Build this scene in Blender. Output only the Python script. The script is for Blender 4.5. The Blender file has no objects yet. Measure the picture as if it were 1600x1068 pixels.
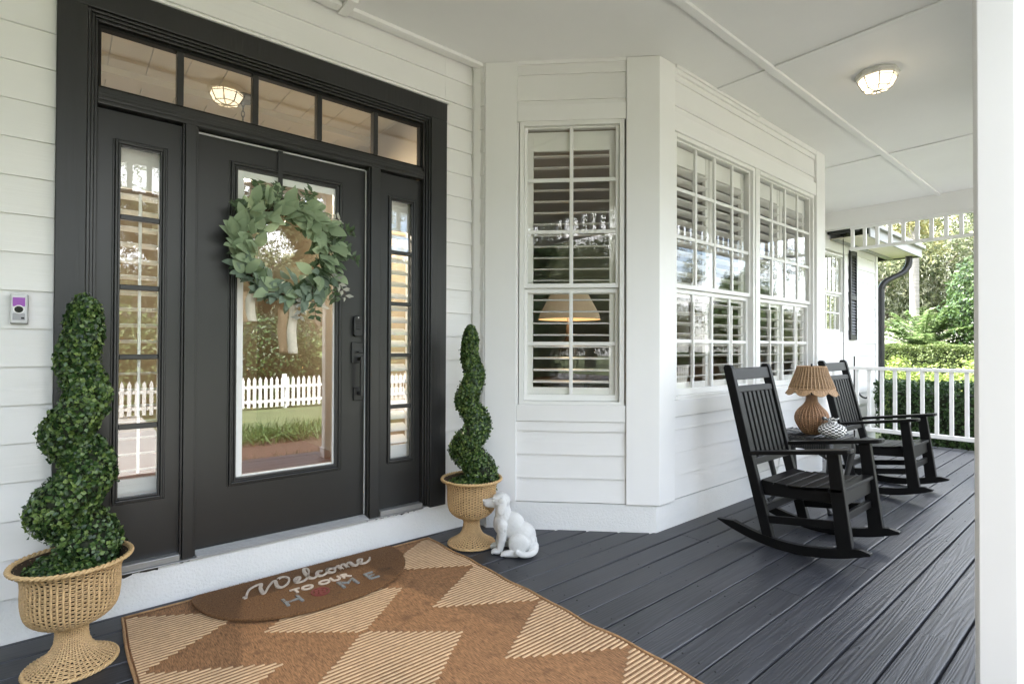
import bpy, bmesh, math, random
import numpy as np
from mathutils import Vector, Matrix
R = math.radians
random.seed(7)
rng = np.random.default_rng(11)
S = bpy.context.scene
COL = S.collection

# ------------------------------------------------------------------ camera
def make_camera():
    yaw, pit, rol = R(49.9), R(0.543), R(0.204)
    F = Vector((math.cos(yaw), math.sin(yaw), 0)); Rt = Vector((math.sin(yaw), -math.cos(yaw), 0)); U = Vector((0, 0, 1))
    f2 = F*math.cos(pit) + U*math.sin(pit); u2 = U*math.cos(pit) - F*math.sin(pit)
    r3 = Rt*math.cos(rol) + u2*math.sin(rol); u3 = u2*math.cos(rol) - Rt*math.sin(rol)
    cd = bpy.data.cameras.new('camera'); co = bpy.data.objects.new('camera', cd); COL.objects.link(co)
    cd.sensor_width = 36; cd.lens = 832.7/1600*36; cd.clip_start = 0.05; cd.clip_end = 600
    m = Matrix((r3, u3, -f2)).transposed().to_4x4(); m.translation = (0, 0, 1.22)
    co.matrix_world = m
    S.camera = co
make_camera()

# ------------------------------------------------------------------ world, sun, exposure
SUN_EL, SUN_AZ = R(58), R(-38)          # azimuth measured from +Y towards +X
W = bpy.data.worlds.new('World'); S.world = W; W.use_nodes = True
nt = W.node_tree; nt.nodes.clear()
out = nt.nodes.new('ShaderNodeOutputWorld'); bg = nt.nodes.new('ShaderNodeBackground')
sky = nt.nodes.new('ShaderNodeTexSky'); sky.sky_type = 'NISHITA'; sky.sun_disc = False
sky.sun_elevation = SUN_EL; sky.sun_rotation = SUN_AZ; sky.dust_density = 1.2; sky.air_density = 1.0
tc = nt.nodes.new('ShaderNodeTexCoord'); mp = nt.nodes.new('ShaderNodeMapping'); mp.inputs['Scale'].default_value = (1.0, 1.0, 2.6)
nz = nt.nodes.new('ShaderNodeTexNoise'); nz.inputs['Scale'].default_value = 2.3; nz.inputs['Detail'].default_value = 7; nz.inputs['Roughness'].default_value = .58
rp = nt.nodes.new('ShaderNodeValToRGB'); rp.color_ramp.elements[0].position = .42; rp.color_ramp.elements[1].position = .61
mx = nt.nodes.new('ShaderNodeMixRGB'); mx.inputs[2].default_value = (9.8, 9.7, 9.6, 1)
nt.links.new(tc.outputs['Generated'], mp.inputs[0]); nt.links.new(mp.outputs[0], nz.inputs['Vector'])
nt.links.new(nz.outputs['Fac'], rp.inputs[0]); nt.links.new(rp.outputs[0], mx.inputs[0]); nt.links.new(sky.outputs[0], mx.inputs[1])
nt.links.new(mx.outputs[0], bg.inputs[0]); bg.inputs[1].default_value = 0.15
nt.links.new(bg.outputs[0], out.inputs[0])
sl = bpy.data.lights.new('sun', 'SUN'); sl.energy = 4.2; sl.angle = R(.55); sl.color = (1, .95, .87)
so = bpy.data.objects.new('sun', sl); COL.objects.link(so)
sd = Vector((math.cos(SUN_EL)*math.sin(SUN_AZ), math.cos(SUN_EL)*math.cos(SUN_AZ), math.sin(SUN_EL)))
so.rotation_euler = sd.to_track_quat('Z', 'Y').to_euler(); so.location = (0, 0, 30)
S.view_settings.view_transform = 'Standard'; S.view_settings.look = 'None'; S.view_settings.gamma = 1
S.view_settings.exposure = 2.75; S.view_settings.use_curve_mapping = False
S.cycles.max_bounces = 10; S.cycles.diffuse_bounces = 6; S.cycles.transparent_max_bounces = 16; S.cycles.glossy_bounces = 4
S.cycles.caustics_reflective = False; S.cycles.caustics_refractive = False
S.cycles.sample_clamp_indirect = 6
S.cycles.use_denoising = True

# ------------------------------------------------------------------ materials
class NT:
    def __init__(s, name):
        s.m = bpy.data.materials.new(name); s.m.use_nodes = True; s.t = s.m.node_tree; s.t.nodes.clear()
        s.out = s.n('ShaderNodeOutputMaterial')
    def n(s, typ, **kw):
        o = s.t.nodes.new(typ)
        for k, v in kw.items():
            if k in o.inputs: o.inputs[k].default_value = v
            else: setattr(o, k, v)
        return o
    def l(s, a, b): s.t.links.new(a, b)
def rgba(c): return (c[0], c[1], c[2], 1)
def srgb(*c): return tuple(((v/255)/12.92 if v/255 <= .04045 else ((v/255+.055)/1.055)**2.4) for v in c)

def mat(name, col, rough=.5, var=.06, vscale=6, vstretch=(1, 1, 1), bump=0., bscale=60, bstretch=(1, 1, 1), bdist=.004, metal=0., spec=.5,
        objvar=0., dirt=None, dirtcol=(.2, .17, .13), dscale=3., coords='Object', emit=None, detail=5):
    k = NT(name); p = k.n('ShaderNodeBsdfPrincipled'); p.inputs['Roughness'].default_value = rough; p.inputs['Metallic'].default_value = metal
    p.inputs['Specular IOR Level'].default_value = spec
    tc = k.n('ShaderNodeTexCoord'); oi = k.n('ShaderNodeObjectInfo')
    off = k.n('ShaderNodeVectorMath', operation='MULTIPLY_ADD'); off.inputs[1].default_value = (1, 1, 1)
    sc = k.n('ShaderNodeVectorMath', operation='SCALE'); sc.inputs['Scale'].default_value = 37.
    cmb = k.n('ShaderNodeCombineXYZ')
    for i in range(3): k.l(oi.outputs['Random'], cmb.inputs[i])
    k.l(cmb.outputs[0], sc.inputs[0]); k.l(tc.outputs[coords], off.inputs[0]); k.l(sc.outputs[0], off.inputs[2])
    mp = k.n('ShaderNodeMapping'); mp.inputs['Scale'].default_value = vstretch; k.l(off.outputs[0], mp.inputs[0])
    nz = k.n('ShaderNodeTexNoise', Scale=vscale, Detail=detail, Roughness=.6); k.l(mp.outputs[0], nz.inputs['Vector'])
    hs = k.n('ShaderNodeHueSaturation'); hs.inputs['Color'].default_value = rgba(col)
    mr = k.n('ShaderNodeMapRange'); mr.inputs['From Min'].default_value = .25; mr.inputs['From Max'].default_value = .75
    mr.inputs['To Min'].default_value = 1-var; mr.inputs['To Max'].default_value = 1+var
    k.l(nz.outputs['Fac'], mr.inputs['Value'])
    if objvar:
        m2 = k.n('ShaderNodeMapRange'); m2.inputs['To Min'].default_value = 1-objvar; m2.inputs['To Max'].default_value = 1+objvar
        k.l(oi.outputs['Random'], m2.inputs['Value'])
        mu = k.n('ShaderNodeMath', operation='MULTIPLY'); k.l(mr.outputs[0], mu.inputs[0]); k.l(m2.outputs[0], mu.inputs[1]); k.l(mu.outputs[0], hs.inputs['Value'])
    else: k.l(mr.outputs[0], hs.inputs['Value'])
    colout = hs.outputs[0]
    if dirt:
        d = k.n('ShaderNodeTexNoise', Scale=dscale, Detail=8, Roughness=.7); k.l(off.outputs[0], d.inputs['Vector'])
        r = k.n('ShaderNodeValToRGB'); r.color_ramp.elements[0].position = 1-dirt; r.color_ramp.elements[1].position = min(1, 1-dirt+.12)
        k.l(d.outputs['Fac'], r.inputs[0]); m = k.n('ShaderNodeMixRGB'); m.inputs[2].default_value = rgba(dirtcol)
        k.l(r.outputs[0], m.inputs[0]); k.l(colout, m.inputs[1]); colout = m.outputs[0]
    k.l(colout, p.inputs['Base Color'])
    if bump:
        mb = k.n('ShaderNodeMapping'); mb.inputs['Scale'].default_value = bstretch; k.l(off.outputs[0], mb.inputs[0])
        n2 = k.n('ShaderNodeTexNoise', Scale=bscale, Detail=6, Roughness=.6); k.l(mb.outputs[0], n2.inputs['Vector'])
        b = k.n('ShaderNodeBump'); b.inputs['Strength'].default_value = bump; b.inputs['Distance'].default_value = bdist
        k.l(n2.outputs['Fac'], b.inputs['Height']); k.l(b.outputs[0], p.inputs['Normal'])
    if emit:
        p.inputs['Emission Color'].default_value = rgba(emit[0]); p.inputs['Emission Strength'].default_value = emit[1]
    k.l(p.outputs[0], k.out.inputs[0]); return k.m

def deck_mat():
    k = NT('dark blue grey deck paint'); p = k.n('ShaderNodeBsdfPrincipled')
    tc = k.n('ShaderNodeTexCoord'); oi = k.n('ShaderNodeObjectInfo')
    cmb = k.n('ShaderNodeCombineXYZ'); sc = k.n('ShaderNodeVectorMath', operation='SCALE'); sc.inputs['Scale'].default_value = 53.
    for i in range(3): k.l(oi.outputs['Random'], cmb.inputs[i])
    k.l(cmb.outputs[0], sc.inputs[0]); ad = k.n('ShaderNodeVectorMath', operation='ADD'); k.l(tc.outputs['Object'], ad.inputs[0]); k.l(sc.outputs[0], ad.inputs[1])
    # growth-ring grain: distorted bands stretched along the board
    mp = k.n('ShaderNodeMapping'); mp.inputs['Scale'].default_value = (.42, 15, 15); k.l(ad.outputs[0], mp.inputs[0])
    nd = k.n('ShaderNodeTexNoise', Scale=1.0, Detail=1.2, Roughness=.4); k.l(mp.outputs[0], nd.inputs['Vector'])
    mu = k.n('ShaderNodeMath', operation='MULTIPLY'); mu.inputs[1].default_value = 92; k.l(nd.outputs['Fac'], mu.inputs[0])
    si = k.n('ShaderNodeMath', operation='SINE'); k.l(mu.outputs[0], si.inputs[0])
    mp2 = k.n('ShaderNodeMapping'); mp2.inputs['Scale'].default_value = (2, 210, 210); k.l(ad.outputs[0], mp2.inputs[0])
    nf = k.n('ShaderNodeTexNoise', Scale=1., Detail=3); k.l(mp2.outputs[0], nf.inputs['Vector'])
    # patchy tone; grain grows stronger and paler towards the front edge
    pw = k.n('ShaderNodeTexNoise', Scale=.75, Detail=2); k.l(tc.outputs['Object'], pw.inputs['Vector'])
    geo = k.n('ShaderNodeNewGeometry'); sep = k.n('ShaderNodeSeparateXYZ'); k.l(geo.outputs['Position'], sep.inputs[0])
    wr = k.n('ShaderNodeMapRange'); wr.inputs['From Min'].default_value = 1.75; wr.inputs['From Max'].default_value = .75; wr.inputs['To Min'].default_value = .25; wr.inputs['To Max'].default_value = 1
    k.l(sep.outputs['Y'], wr.inputs['Value'])
    h = k.n('ShaderNodeMath', operation='MULTIPLY_ADD'); h.inputs[1].default_value = .55; k.l(si.outputs[0], h.inputs[0]); k.l(nf.outputs['Fac'], h.inputs[2])
    hw = k.n('ShaderNodeMath', operation='MULTIPLY'); k.l(h.outputs[0], hw.inputs[0]); k.l(wr.outputs[0], hw.inputs[1])
    b = k.n('ShaderNodeBump'); b.inputs['Strength'].default_value = .30; b.inputs['Distance'].default_value = .0026; k.l(hw.outputs[0], b.inputs['Height']); k.l(b.outputs[0], p.inputs['Normal'])
    ramp = k.n('ShaderNodeValToRGB'); ramp.color_ramp.elements[0].color = (.013, .0138, .0165, 1); ramp.color_ramp.elements[1].color = (.054, .0565, .066, 1)
    ramp.color_ramp.elements[0].position = .2; ramp.color_ramp.elements[1].position = 1.0
    pm = k.n('ShaderNodeMath', operation='MULTIPLY_ADD'); pm.inputs[1].default_value = .42; k.l(hw.outputs[0], pm.inputs[0]); k.l(pw.outputs['Fac'], pm.inputs[2]); k.l(pm.outputs[0], ramp.inputs[0])
    hs = k.n('ShaderNodeHueSaturation'); mr = k.n('ShaderNodeMapRange'); mr.inputs['To Min'].default_value = .88; mr.inputs['To Max'].default_value = 1.14
    k.l(oi.outputs['Random'], mr.inputs['Value']); k.l(mr.outputs[0], hs.inputs['Value']); k.l(ramp.outputs[0], hs.inputs['Color'])
    # little pale scuffs and dark nail specks
    v = k.n('ShaderNodeTexNoise', Scale=26, Detail=3, Roughness=.6); k.l(ad.outputs[0], v.inputs['Vector'])
    vr = k.n('ShaderNodeValToRGB'); vr.color_ramp.elements[0].position = .76; vr.color_ramp.elements[1].position = .8; k.l(v.outputs['Fac'], vr.inputs[0])
    m = k.n('ShaderNodeMixRGB'); m.inputs[2].default_value = (.12, .12, .125, 1); k.l(vr.outputs[0], m.inputs[0]); k.l(hs.outputs[0], m.inputs[1]); k.l(m.outputs[0], p.inputs['Base Color'])
    p.inputs['Roughness'].default_value = .40; p.inputs['Specular IOR Level'].default_value = .45
    k.l(p.outputs[0], k.out.inputs[0]); return k.m

def glass_mat(name, refl=.12, tint=(.93, .95, .94)):
    k = NT(name); tr = k.n('ShaderNodeBsdfTransparent'); tr.inputs[0].default_value = rgba(tint)
    gl = k.n('ShaderNodeBsdfGlossy'); gl.inputs['Roughness'].default_value = 0.0; gl.inputs['Color'].default_value = (.98, .99, 1, 1)
    lw = k.n('ShaderNodeLayerWeight'); lw.inputs['Blend'].default_value = .5      # facing term: the same from both sides of the pane
    fr = k.n('ShaderNodeMath', operation='POWER'); fr.inputs[1].default_value = 4.5; k.l(lw.outputs['Facing'], fr.inputs[0])
    tc = k.n('ShaderNodeTexCoord'); nz = k.n('ShaderNodeTexNoise', Scale=1.7, Detail=1); k.l(tc.outputs['Object'], nz.inputs['Vector'])
    b = k.n('ShaderNodeBump'); b.inputs['Strength'].default_value = .003; b.inputs['Distance'].default_value = .02; k.l(nz.outputs['Fac'], b.inputs['Height']); k.l(b.outputs[0], gl.inputs['Normal'])
    ml = k.n('ShaderNodeMath', operation='MULTIPLY_ADD'); ml.inputs[1].default_value = .9; ml.inputs[2].default_value = refl; ml.use_clamp = True
    k.l(fr.outputs[0], ml.inputs[0])
    mx = k.n('ShaderNodeMixShader'); k.l(ml.outputs[0], mx.inputs[0]); k.l(tr.outputs[0], mx.inputs[1]); k.l(gl.outputs[0], mx.inputs[2]); k.l(mx.outputs[0], k.out.inputs[0])
    return k.m

def leaf_mat(name, cols, rough=.45, trans=.25, spec=.4):
    k = NT(name); g = k.n('ShaderNodeNewGeometry'); r = k.n('ShaderNodeValToRGB')
    el = r.color_ramp.elements
    while len(el) < len(cols): el.new(.5)
    for i, c in enumerate(cols): el[i].position = i/max(1, len(cols)-1); el[i].color = rgba(c)
    k.l(g.outputs['Random Per Island'], r.inputs[0])
    p = k.n('ShaderNodeBsdfPrincipled'); p.inputs['Roughness'].default_value = rough; p.inputs['Specular IOR Level'].default_value = spec; k.l(r.outputs[0], p.inputs['Base Color'])
    t = k.n('ShaderNodeBsdfTranslucent'); k.l(r.outputs[0], t.inputs[0])
    mx = k.n('ShaderNodeMixShader'); mx.inputs[0].default_value = trans; k.l(p.outputs[0], mx.inputs[1]); k.l(t.outputs[0], mx.inputs[2]); k.l(mx.outputs[0], k.out.inputs[0])
    return k.m

M = {}
M['siding'] = mat('off white siding paint', (.79, .78, .768), .5, .03, 2, bump=.32, bscale=1, bstretch=(1.5, 1.5, 55), bdist=.004, objvar=.015)
M['trim'] = mat('white trim paint', (.818, .81, .80), .45, .02, 2, bump=.10, bscale=9, bdist=.004)
M['sash'] = mat('white window paint', (.80, .795, .775), .35, .02, 3)
M['ceiling'] = mat('white porch ceiling paint', (.81, .81, .806), .6, .03, 1.2, bump=.10, bscale=1.4, bstretch=(2, 20, 2), bdist=.004, objvar=.012)
M['stucco'] = mat('white rough stucco', (.77, .77, .76), .75, .04, 3, bump=.85, bscale=85, bdist=.006)
M['black'] = mat('black trim paint', (.0175, .0172, .017), .40, .12, 4, bump=.55, bscale=1, bstretch=(55, 55, 3), bdist=.003, dirt=.26, dirtcol=(.12, .12, .115), dscale=38)
M['doorblack'] = mat('satin black door paint', (.0185, .0183, .0182), .33, .08, 2, bump=.05, bscale=30, bdist=.002)
M['moulding'] = mat('black moulding paint', (.020, .0197, .0195), .33, .05, 3)
M['rubber'] = mat('black rubber', (.01, .01, .01), .7)
M['hardware'] = mat('matte black hardware', (.012, .012, .012), .38)
M['whiteplastic'] = mat('white plastic strip', (.8, .8, .78), .4, .01)
M['mulch'] = mat('dark brown mulch', (.06, .032, .018), .95, .5, 20, bump=1., bscale=60, bdist=.03)
M['alu'] = mat('worn aluminium sill', (.36, .36, .355), .4, .12, 12, (1, 14, 14), metal=.6, dirt=.3, dirtcol=(.02, .02, .02), dscale=16)
M['deck'] = deck_mat()
M['joist'] = mat('dark underside timber', (.015, .015, .016), .9)
M['glass'] = glass_mat('clear window glass', .085, (.985, .99, .985))
M['sideglass'] = glass_mat('side light glass', .13, (.98, .98, .97))
M['flatblack'] = mat('flat black paint', (.022, .0215, .021), .9, .05, 3, spec=.08)
M['doorglass'] = glass_mat('clear door glass', .28, (.97, .97, .95))
M['tanwall'] = mat('tan interior wall', (.40, .325, .225), .8, .03, 2)
M['foyerceil'] = mat('tan planked ceiling paint', (.50, .45, .33), .7, .04, 3, (2, 20, 2))
M['beigewall'] = mat('beige interior wall', (.46, .41, .33), .8, .03, 2)
M['woodfloor'] = mat('red brown wood floor', (.16, .065, .032), .3, .3, 1, (3, 40, 3), objvar=.2)
M['furniture'] = mat('dark brown furniture', (.05, .03, .02), .4, .2, 5)
M['shutter'] = mat('warm white shutter paint', (.86, .845, .80), .4, .015, 3)
M['chair'] = mat('black poly lumber', (.0052, .0052, .0056), .42, .15, 5, spec=.22, bump=.12, bscale=1, bstretch=(20, 120, 20), bdist=.002)
M['tableblk'] = mat('black painted wicker', (.010, .010, .010), .5, .2, 40)
M['wicker'] = mat('pale tan wicker', (.55, .37, .185), .55, .22, 30, objvar=.05, dirt=.30, dirtcol=(.33, .19, .08), dscale=22)
M['wickerrim'] = mat('tan braided rim', (.55, .37, .18), .5, .18, 50)
M['liner'] = mat('dark wicker lining', (.045, .026, .012), .9)
M['rattan'] = mat('brown rattan', (.30, .165, .085), .5, .30, 26, objvar=.06, dirt=.33, dirtcol=(.22, .10, .045), dscale=20)
M['shade'] = mat('tan rattan shade', (.38, .24, .13), .55, .22, 30, dirt=.3, dirtcol=(.30, .17, .08), dscale=25)
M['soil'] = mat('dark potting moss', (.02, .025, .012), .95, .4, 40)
M['statue'] = mat('white cast stone', (.60, .60, .59), .75, .10, 9, bump=.6, bscale=75, bdist=.003, dirt=.42, dirtcol=(.40, .40, .385), dscale=11)
M['coir'] = mat('brown coir fibre', (.165, .080, .030), .95, .8, 170, bump=1., bscale=260, bdist=.006, dirt=.42, dirtcol=(.085, .042, .018), dscale=4.5)
M['coirletter'] = mat('pale printed coir', (.60, .51, .43), .9, .25, 120, bump=1., bscale=260, bdist=.005, dirt=.30, dirtcol=(.45, .32, .2), dscale=90)
M['coirgrey'] = mat('worn grey print', (.20, .215, .22), .9, .3, 120, dirt=.5, dirtcol=(.15, .08, .032), dscale=34)
M['coirred'] = mat('worn red print', (.20, .045, .035), .9, .3, 120, dirt=.42, dirtcol=(.15, .08, .032), dscale=60)
M['rug'] = mat('tan brown woven rug', (.275, .138, .060), .9, .75, 1, (300, 34, 1), bump=1., bscale=1, bstretch=(420, 90, 1), bdist=.003, dirt=.45, dirtcol=(.165, .082, .036), dscale=13, detail=3)
M['rugcord'] = mat('pale cord of rug', (.52, .35, .205), .85, .35, 1, (30, 300, 1), bump=.5, bscale=1, bstretch=(260, 30, 1), bdist=.003, dirt=.3, dirtcol=(.40, .26, .14), dscale=22)
M['rugline'] = mat('tan ground between cords', (.22, .118, .054), .9, .4, 1, (160, 60, 1))
M['rugbind'] = mat('tan bound edge of rug', (.36, .21, .10), .9, .3, 60)
M['silver'] = mat('silver plastic', (.62, .62, .63), .35, .02)
M['purple'] = mat('purple lit display', (.16, .02, .22), .3, emit=((.30, .05, .42), .05))
M['lens'] = mat('black camera lens', (.006, .006, .007), .08)
M['greypanel'] = mat('grey speaker panel', (.36, .36, .38), .5)
M['fixture'] = mat('aged white fixture paint', (.66, .65, .61), .45, .06, 20)
M['cage'] = mat('aged wire cage paint', (.30, .29, .27), .5, .06, 20)
M['bulb'] = mat('lit frosted glass', (.8, .76, .66), .3, emit=((1, .82, .55), .7))
M['warmshade'] = mat('lit fabric lamp shade', (.75, .6, .4), .8, emit=((1, .72, .45), .02))
M['ribbon'] = mat('cream linen ribbon', (.74, .68, .56), .85, .08, 60, bump=.4, bscale=500, bdist=.001)
M['stem'] = mat('brown twig', (.08, .05, .03), .8)
M['downspout'] = mat('dark bronze metal', (.020, .020, .021), .4)
M['fascia'] = mat('grey fascia paint', (.33, .33, .32), .5)
M['soffit'] = mat('cream soffit', (.72, .68, .56), .6)
M['roof'] = mat('dark shingle', (.05, .048, .046), .9, .3, 12)
M['shutterblk'] = mat('black exterior shutter', (.018, .018, .018), .45)
M['concrete'] = mat('pale concrete', (.40, .385, .365), .85, .1, 1.5)
M['asphalt'] = mat('grey asphalt', (.12, .12, .12), .9, .1, 2)
M['lawn'] = mat('mown lawn', (.085, .106, .040), .95, .35, 2.5, bump=1., bscale=40, bdist=.03, dirt=.4, dirtcol=(.12, .135, .05), dscale=1.2)
M['bark'] = mat('grey brown bark', (.16, .13, .10), .9, .3, 4, (1, 1, .3), bump=.8, bscale=20, bdist=.03)
M['palmbark'] = mat('pale ringed palm bark', (.27, .25, .225), .9, .3, 3, (.4, .4, 6), bump=.7, bscale=1, bstretch=(.5, .5, 12), bdist=.03)
M['fencewhite'] = mat('white fence paint', (.80, .80, .79), .5)
M['carwhite'] = mat('white car paint', (.72, .73, .74), .2)
M['carblue'] = mat('slate blue paint', (.16, .22, .34), .35)
M['darkglass'] = mat('dark car glass', (.02, .024, .028), .06)
M['tyre'] = mat('black tyre rubber', (.014, .014, .014), .8)
M['chrome'] = mat('grey alloy wheel', (.5, .5, .52), .3, metal=.8)
M['neighbour'] = mat('grey blue house paint', (.30, .34, .40), .7)
M['topleaf'] = leaf_mat('boxwood leaves', [(.012, .034, .011), (.032, .075, .020), (.06, .125, .028), (.19, .27, .07), (.09, .15, .065)], .32, .25, .5)
M['wreathleaf'] = leaf_mat('sage green leaves', [(.25, .33, .20), (.31, .40, .25), (.38, .46, .32)], .6, .2, .25)
M['wreathdark'] = leaf_mat('dark olive leaves', [(.06, .10, .045), (.085, .13, .065), (.12, .165, .11)], .5, .15, .3)
M['wreathpale'] = leaf_mat('grey green leaves', [(.18, .25, .18), (.23, .29, .23)], .55, .15, .3)
M['flocked'] = leaf_mat('pale silver leaves', [(.42, .42, .37), (.5, .5, .45)], .7, .2, .3)
M['hedge'] = leaf_mat('dark hedge leaves', [(.020, .048, .014), (.035, .075, .020), (.055, .11, .028)], .4, .2)
M['hedgefar'] = leaf_mat('clipped hedge leaves', [(.07, .105, .03), (.11, .155, .045), (.16, .20, .06)], .5, .3)
M['shrub'] = leaf_mat('yellow green shrub leaves', [(.17, .25, .05), (.26, .33, .08), (.32, .37, .11)], .5, .35)
M['frond'] = leaf_mat('bright fern fronds', [(.10, .17, .055), (.16, .235, .08), (.21, .28, .12)], .45, .35)
M['oak'] = leaf_mat('oak leaves', [(.07, .095, .045), (.14, .165, .08), (.23, .245, .13)], .55, .3)
M['moss'] = leaf_mat('grey green hanging moss', [(.17, .18, .13), (.25, .26, .19), (.33, .33, .26)], .9, .3, .1)
M['broad'] = leaf_mat('broad glossy leaves', [(.030, .062, .016), (.055, .105, .026), (.095, .155, .042)], .3, .25, .5)
M['palmleaf'] = leaf_mat('palm crown leaves', [(.16, .17, .05), (.22, .19, .07), (.13, .15, .05)], .6, .25)
M['pinkbloom'] = leaf_mat('pale pink blossom', [(.55, .42, .36), (.5, .45, .33), (.3, .33, .14)], .8, .3)
M['grass'] = leaf_mat('grassy border blades', [(.03, .07, .015), (.06, .12, .025), (.09, .16, .04)], .5, .3)

def check_mat():
    k = NT('black and white checked fabric'); p = k.n('ShaderNodeBsdfPrincipled'); p.inputs['Roughness'].default_value = .8
    uv = k.n('ShaderNodeUVMap'); ch = k.n('ShaderNodeTexChecker', Scale=1.0); ch.inputs['Color1'].default_value = (.75, .75, .73, 1); ch.inputs['Color2'].default_value = (.012, .012, .012, 1)
    mp = k.n('ShaderNodeMapping'); mp.inputs['Scale'].default_value = (26, 15, 1); k.l(uv.outputs[0], mp.inputs[0]); k.l(mp.outputs[0], ch.inputs[0]); k.l(ch.outputs[0], p.inputs['Base Color'])
    k.l(p.outputs[0], k.out.inputs[0]); return k.m
M['check'] = check_mat()

# ------------------------------------------------------------------ object helpers
WL = {}
def wloc(o): return WL.get(o.name, Vector((0, 0, 0))) if o else Vector((0, 0, 0))
def thing(name, loc, label=None, cat=None, group=None, kind=None):
    o = bpy.data.objects.new(name, None); COL.objects.link(o); o.location = loc; WL[o.name] = Vector(loc); o.empty_display_size = .1
    return tag(o, label, cat, group, kind)
def tag(o, label=None, cat=None, group=None, kind=None):
    if label: o['label'] = label
    if cat: o['category'] = cat
    if group: o['group'] = group
    if kind: o['kind'] = kind
    return o
def link_mesh(name, me, m, parent=None, loc=(0, 0, 0), bevel=0, smooth=False):
    """loc is a world position; the mesh is local to it"""
    o = bpy.data.objects.new(name, me); COL.objects.link(o)
    if m is not None and not me.materials: me.materials.append(m)
    o.location = Vector(loc) - wloc(parent); WL[o.name] = Vector(loc)
    if parent: o.parent = parent
    if smooth: me.polygons.foreach_set('use_smooth', [True]*len(me.polygons))
    if bevel:
        b = o.modifiers.new('bevel', 'BEVEL'); b.width = bevel; b.segments = 2; b.limit_method = 'ANGLE'; b.angle_limit = R(40)
    return o
class MB:
    def __init__(s): s.v = []; s.f = []
    def add(s, vs, fs):
        n = len(s.v); s.v += [tuple(v) for v in vs]; s.f += [tuple(i+n for i in f) for f in fs]; return s
    def box(s, x0, x1, y0, y1, z0, z1):
        return s.add([(x0, y0, z0), (x1, y0, z0), (x1, y1, z0), (x0, y1, z0), (x0, y0, z1), (x1, y0, z1), (x1, y1, z1), (x0, y1, z1)],
                     [(0, 3, 2, 1), (4, 5, 6, 7), (0, 1, 5, 4), (1, 2, 6, 5), (2, 3, 7, 6), (3, 0, 4, 7)])
    def fbox(s, F, u0, u1, v0, v1, z0, z1):
        """box in a wall frame F=(origin xy, direction xy along, outward xy)"""
        (ox, oy), (ux, uy), (nx, ny) = F
        P = lambda u, v, z: (ox+ux*u+nx*v, oy+uy*u+ny*v, z)
        return s.add([P(u0, v0, z0), P(u1, v0, z0), P(u1, v1, z0), P(u0, v1, z0), P(u0, v0, z1), P(u1, v0, z1), P(u1, v1, z1), P(u0, v1, z1)],
                     [(0, 3, 2, 1), (4, 5, 6, 7), (0, 1, 5, 4), (1, 2, 6, 5), (2, 3, 7, 6), (3, 0, 4, 7)])
    def prism(s, poly, a, b, axis='z'):
        """extrude a 2D polygon between a and b along an axis"""
        n = len(poly)
        if axis == 'z': q = [(x, y, a) for x, y in poly] + [(x, y, b) for x, y in poly]
        elif axis == 'x': q = [(a, x, y) for x, y in poly] + [(b, x, y) for x, y in poly]
        else: q = [(x, a, y) for x, y in poly] + [(x, b, y) for x, y in poly]
        return s.add(q, [tuple(range(n-1, -1, -1)), tuple(range(n, 2*n))] + [(i, (i+1) % n, n+(i+1) % n, n+i) for i in range(n)])
    def beam(s, p, q, w, h, up=(0, 0, 1)):
        p = Vector(p); q = Vector(q); d = (q-p).normalized(); a = d.cross(Vector(up))
        if a.length < 1e-4: a = d.cross(Vector((0, 1, 0)))
        a.normalize(); b = a.cross(d).normalized(); a *= w/2; b *= h/2
        c = [p-a-b, p+a-b, p+a+b, p-a+b, q-a-b, q+a-b, q+a+b, q-a+b]
        return s.add(c, [(0, 3, 2, 1), (4, 5, 6, 7), (0, 1, 5, 4), (1, 2, 6, 5), (2, 3, 7, 6), (3, 0, 4, 7)])
    def tube(s, pts, r, n=8, cap=True):
        pts = [Vector(p) for p in pts]; k = len(pts); rs = r if isinstance(r, (list, tuple)) else [r]*k
        a = None; vs = []
        for i in range(k):
            d = (pts[min(i+1, k-1)]-pts[max(i-1, 0)]).normalized()
            if a is None:
                a = d.cross(Vector((0, 0, 1)));  a = d.cross(Vector((1, 0, 0))) if a.length < 1e-3 else a
            a = (a - d*a.dot(d)).normalized(); b = d.cross(a)
            vs += [pts[i]+(a*math.cos(2*math.pi*j/n)+b*math.sin(2*math.pi*j/n))*rs[i] for j in range(n)]
        fs = [(i*n+j, i*n+(j+1) % n, (i+1)*n+(j+1) % n, (i+1)*n+j) for i in range(k-1) for j in range(n)]
        if cap: fs += [tuple(range(n-1, -1, -1)), tuple(range((k-1)*n, k*n))]
        return s.add(vs, fs)
    def lathe(s, prof, n=32, c=(0, 0, 0), phase=0, closed=False):
        k = len(prof); vs = []
        for r, z in prof: vs += [(c[0]+r*math.cos(phase+2*math.pi*j/n), c[1]+r*math.sin(phase+2*math.pi*j/n), c[2]+z) for j in range(n)]
        fs = [(i*n+j, i*n+(j+1) % n, (i+1)*n+(j+1) % n, (i+1)*n+j) for i in range(k-1) for j in range(n)]
        return s.add(vs, fs)
    def ball(s, c, r, n=12, m=8, rot=None):
        r = (r, r, r) if not isinstance(r, (tuple, list)) else r; vs = []; fs = []
        for i in range(m+1):
            t = math.pi*i/m
            for j in range(n):
                p = Vector((r[0]*math.sin(t)*math.cos(2*math.pi*j/n), r[1]*math.sin(t)*math.sin(2*math.pi*j/n), r[2]*math.cos(t)))
                if rot: p = rot @ p
                vs.append(Vector(c)+p)
        fs = [(i*n+j, (i+1)*n+j, (i+1)*n+(j+1) % n, i*n+(j+1) % n) for i in range(m) for j in range(n)]
        return s.add(vs, fs)
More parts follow.
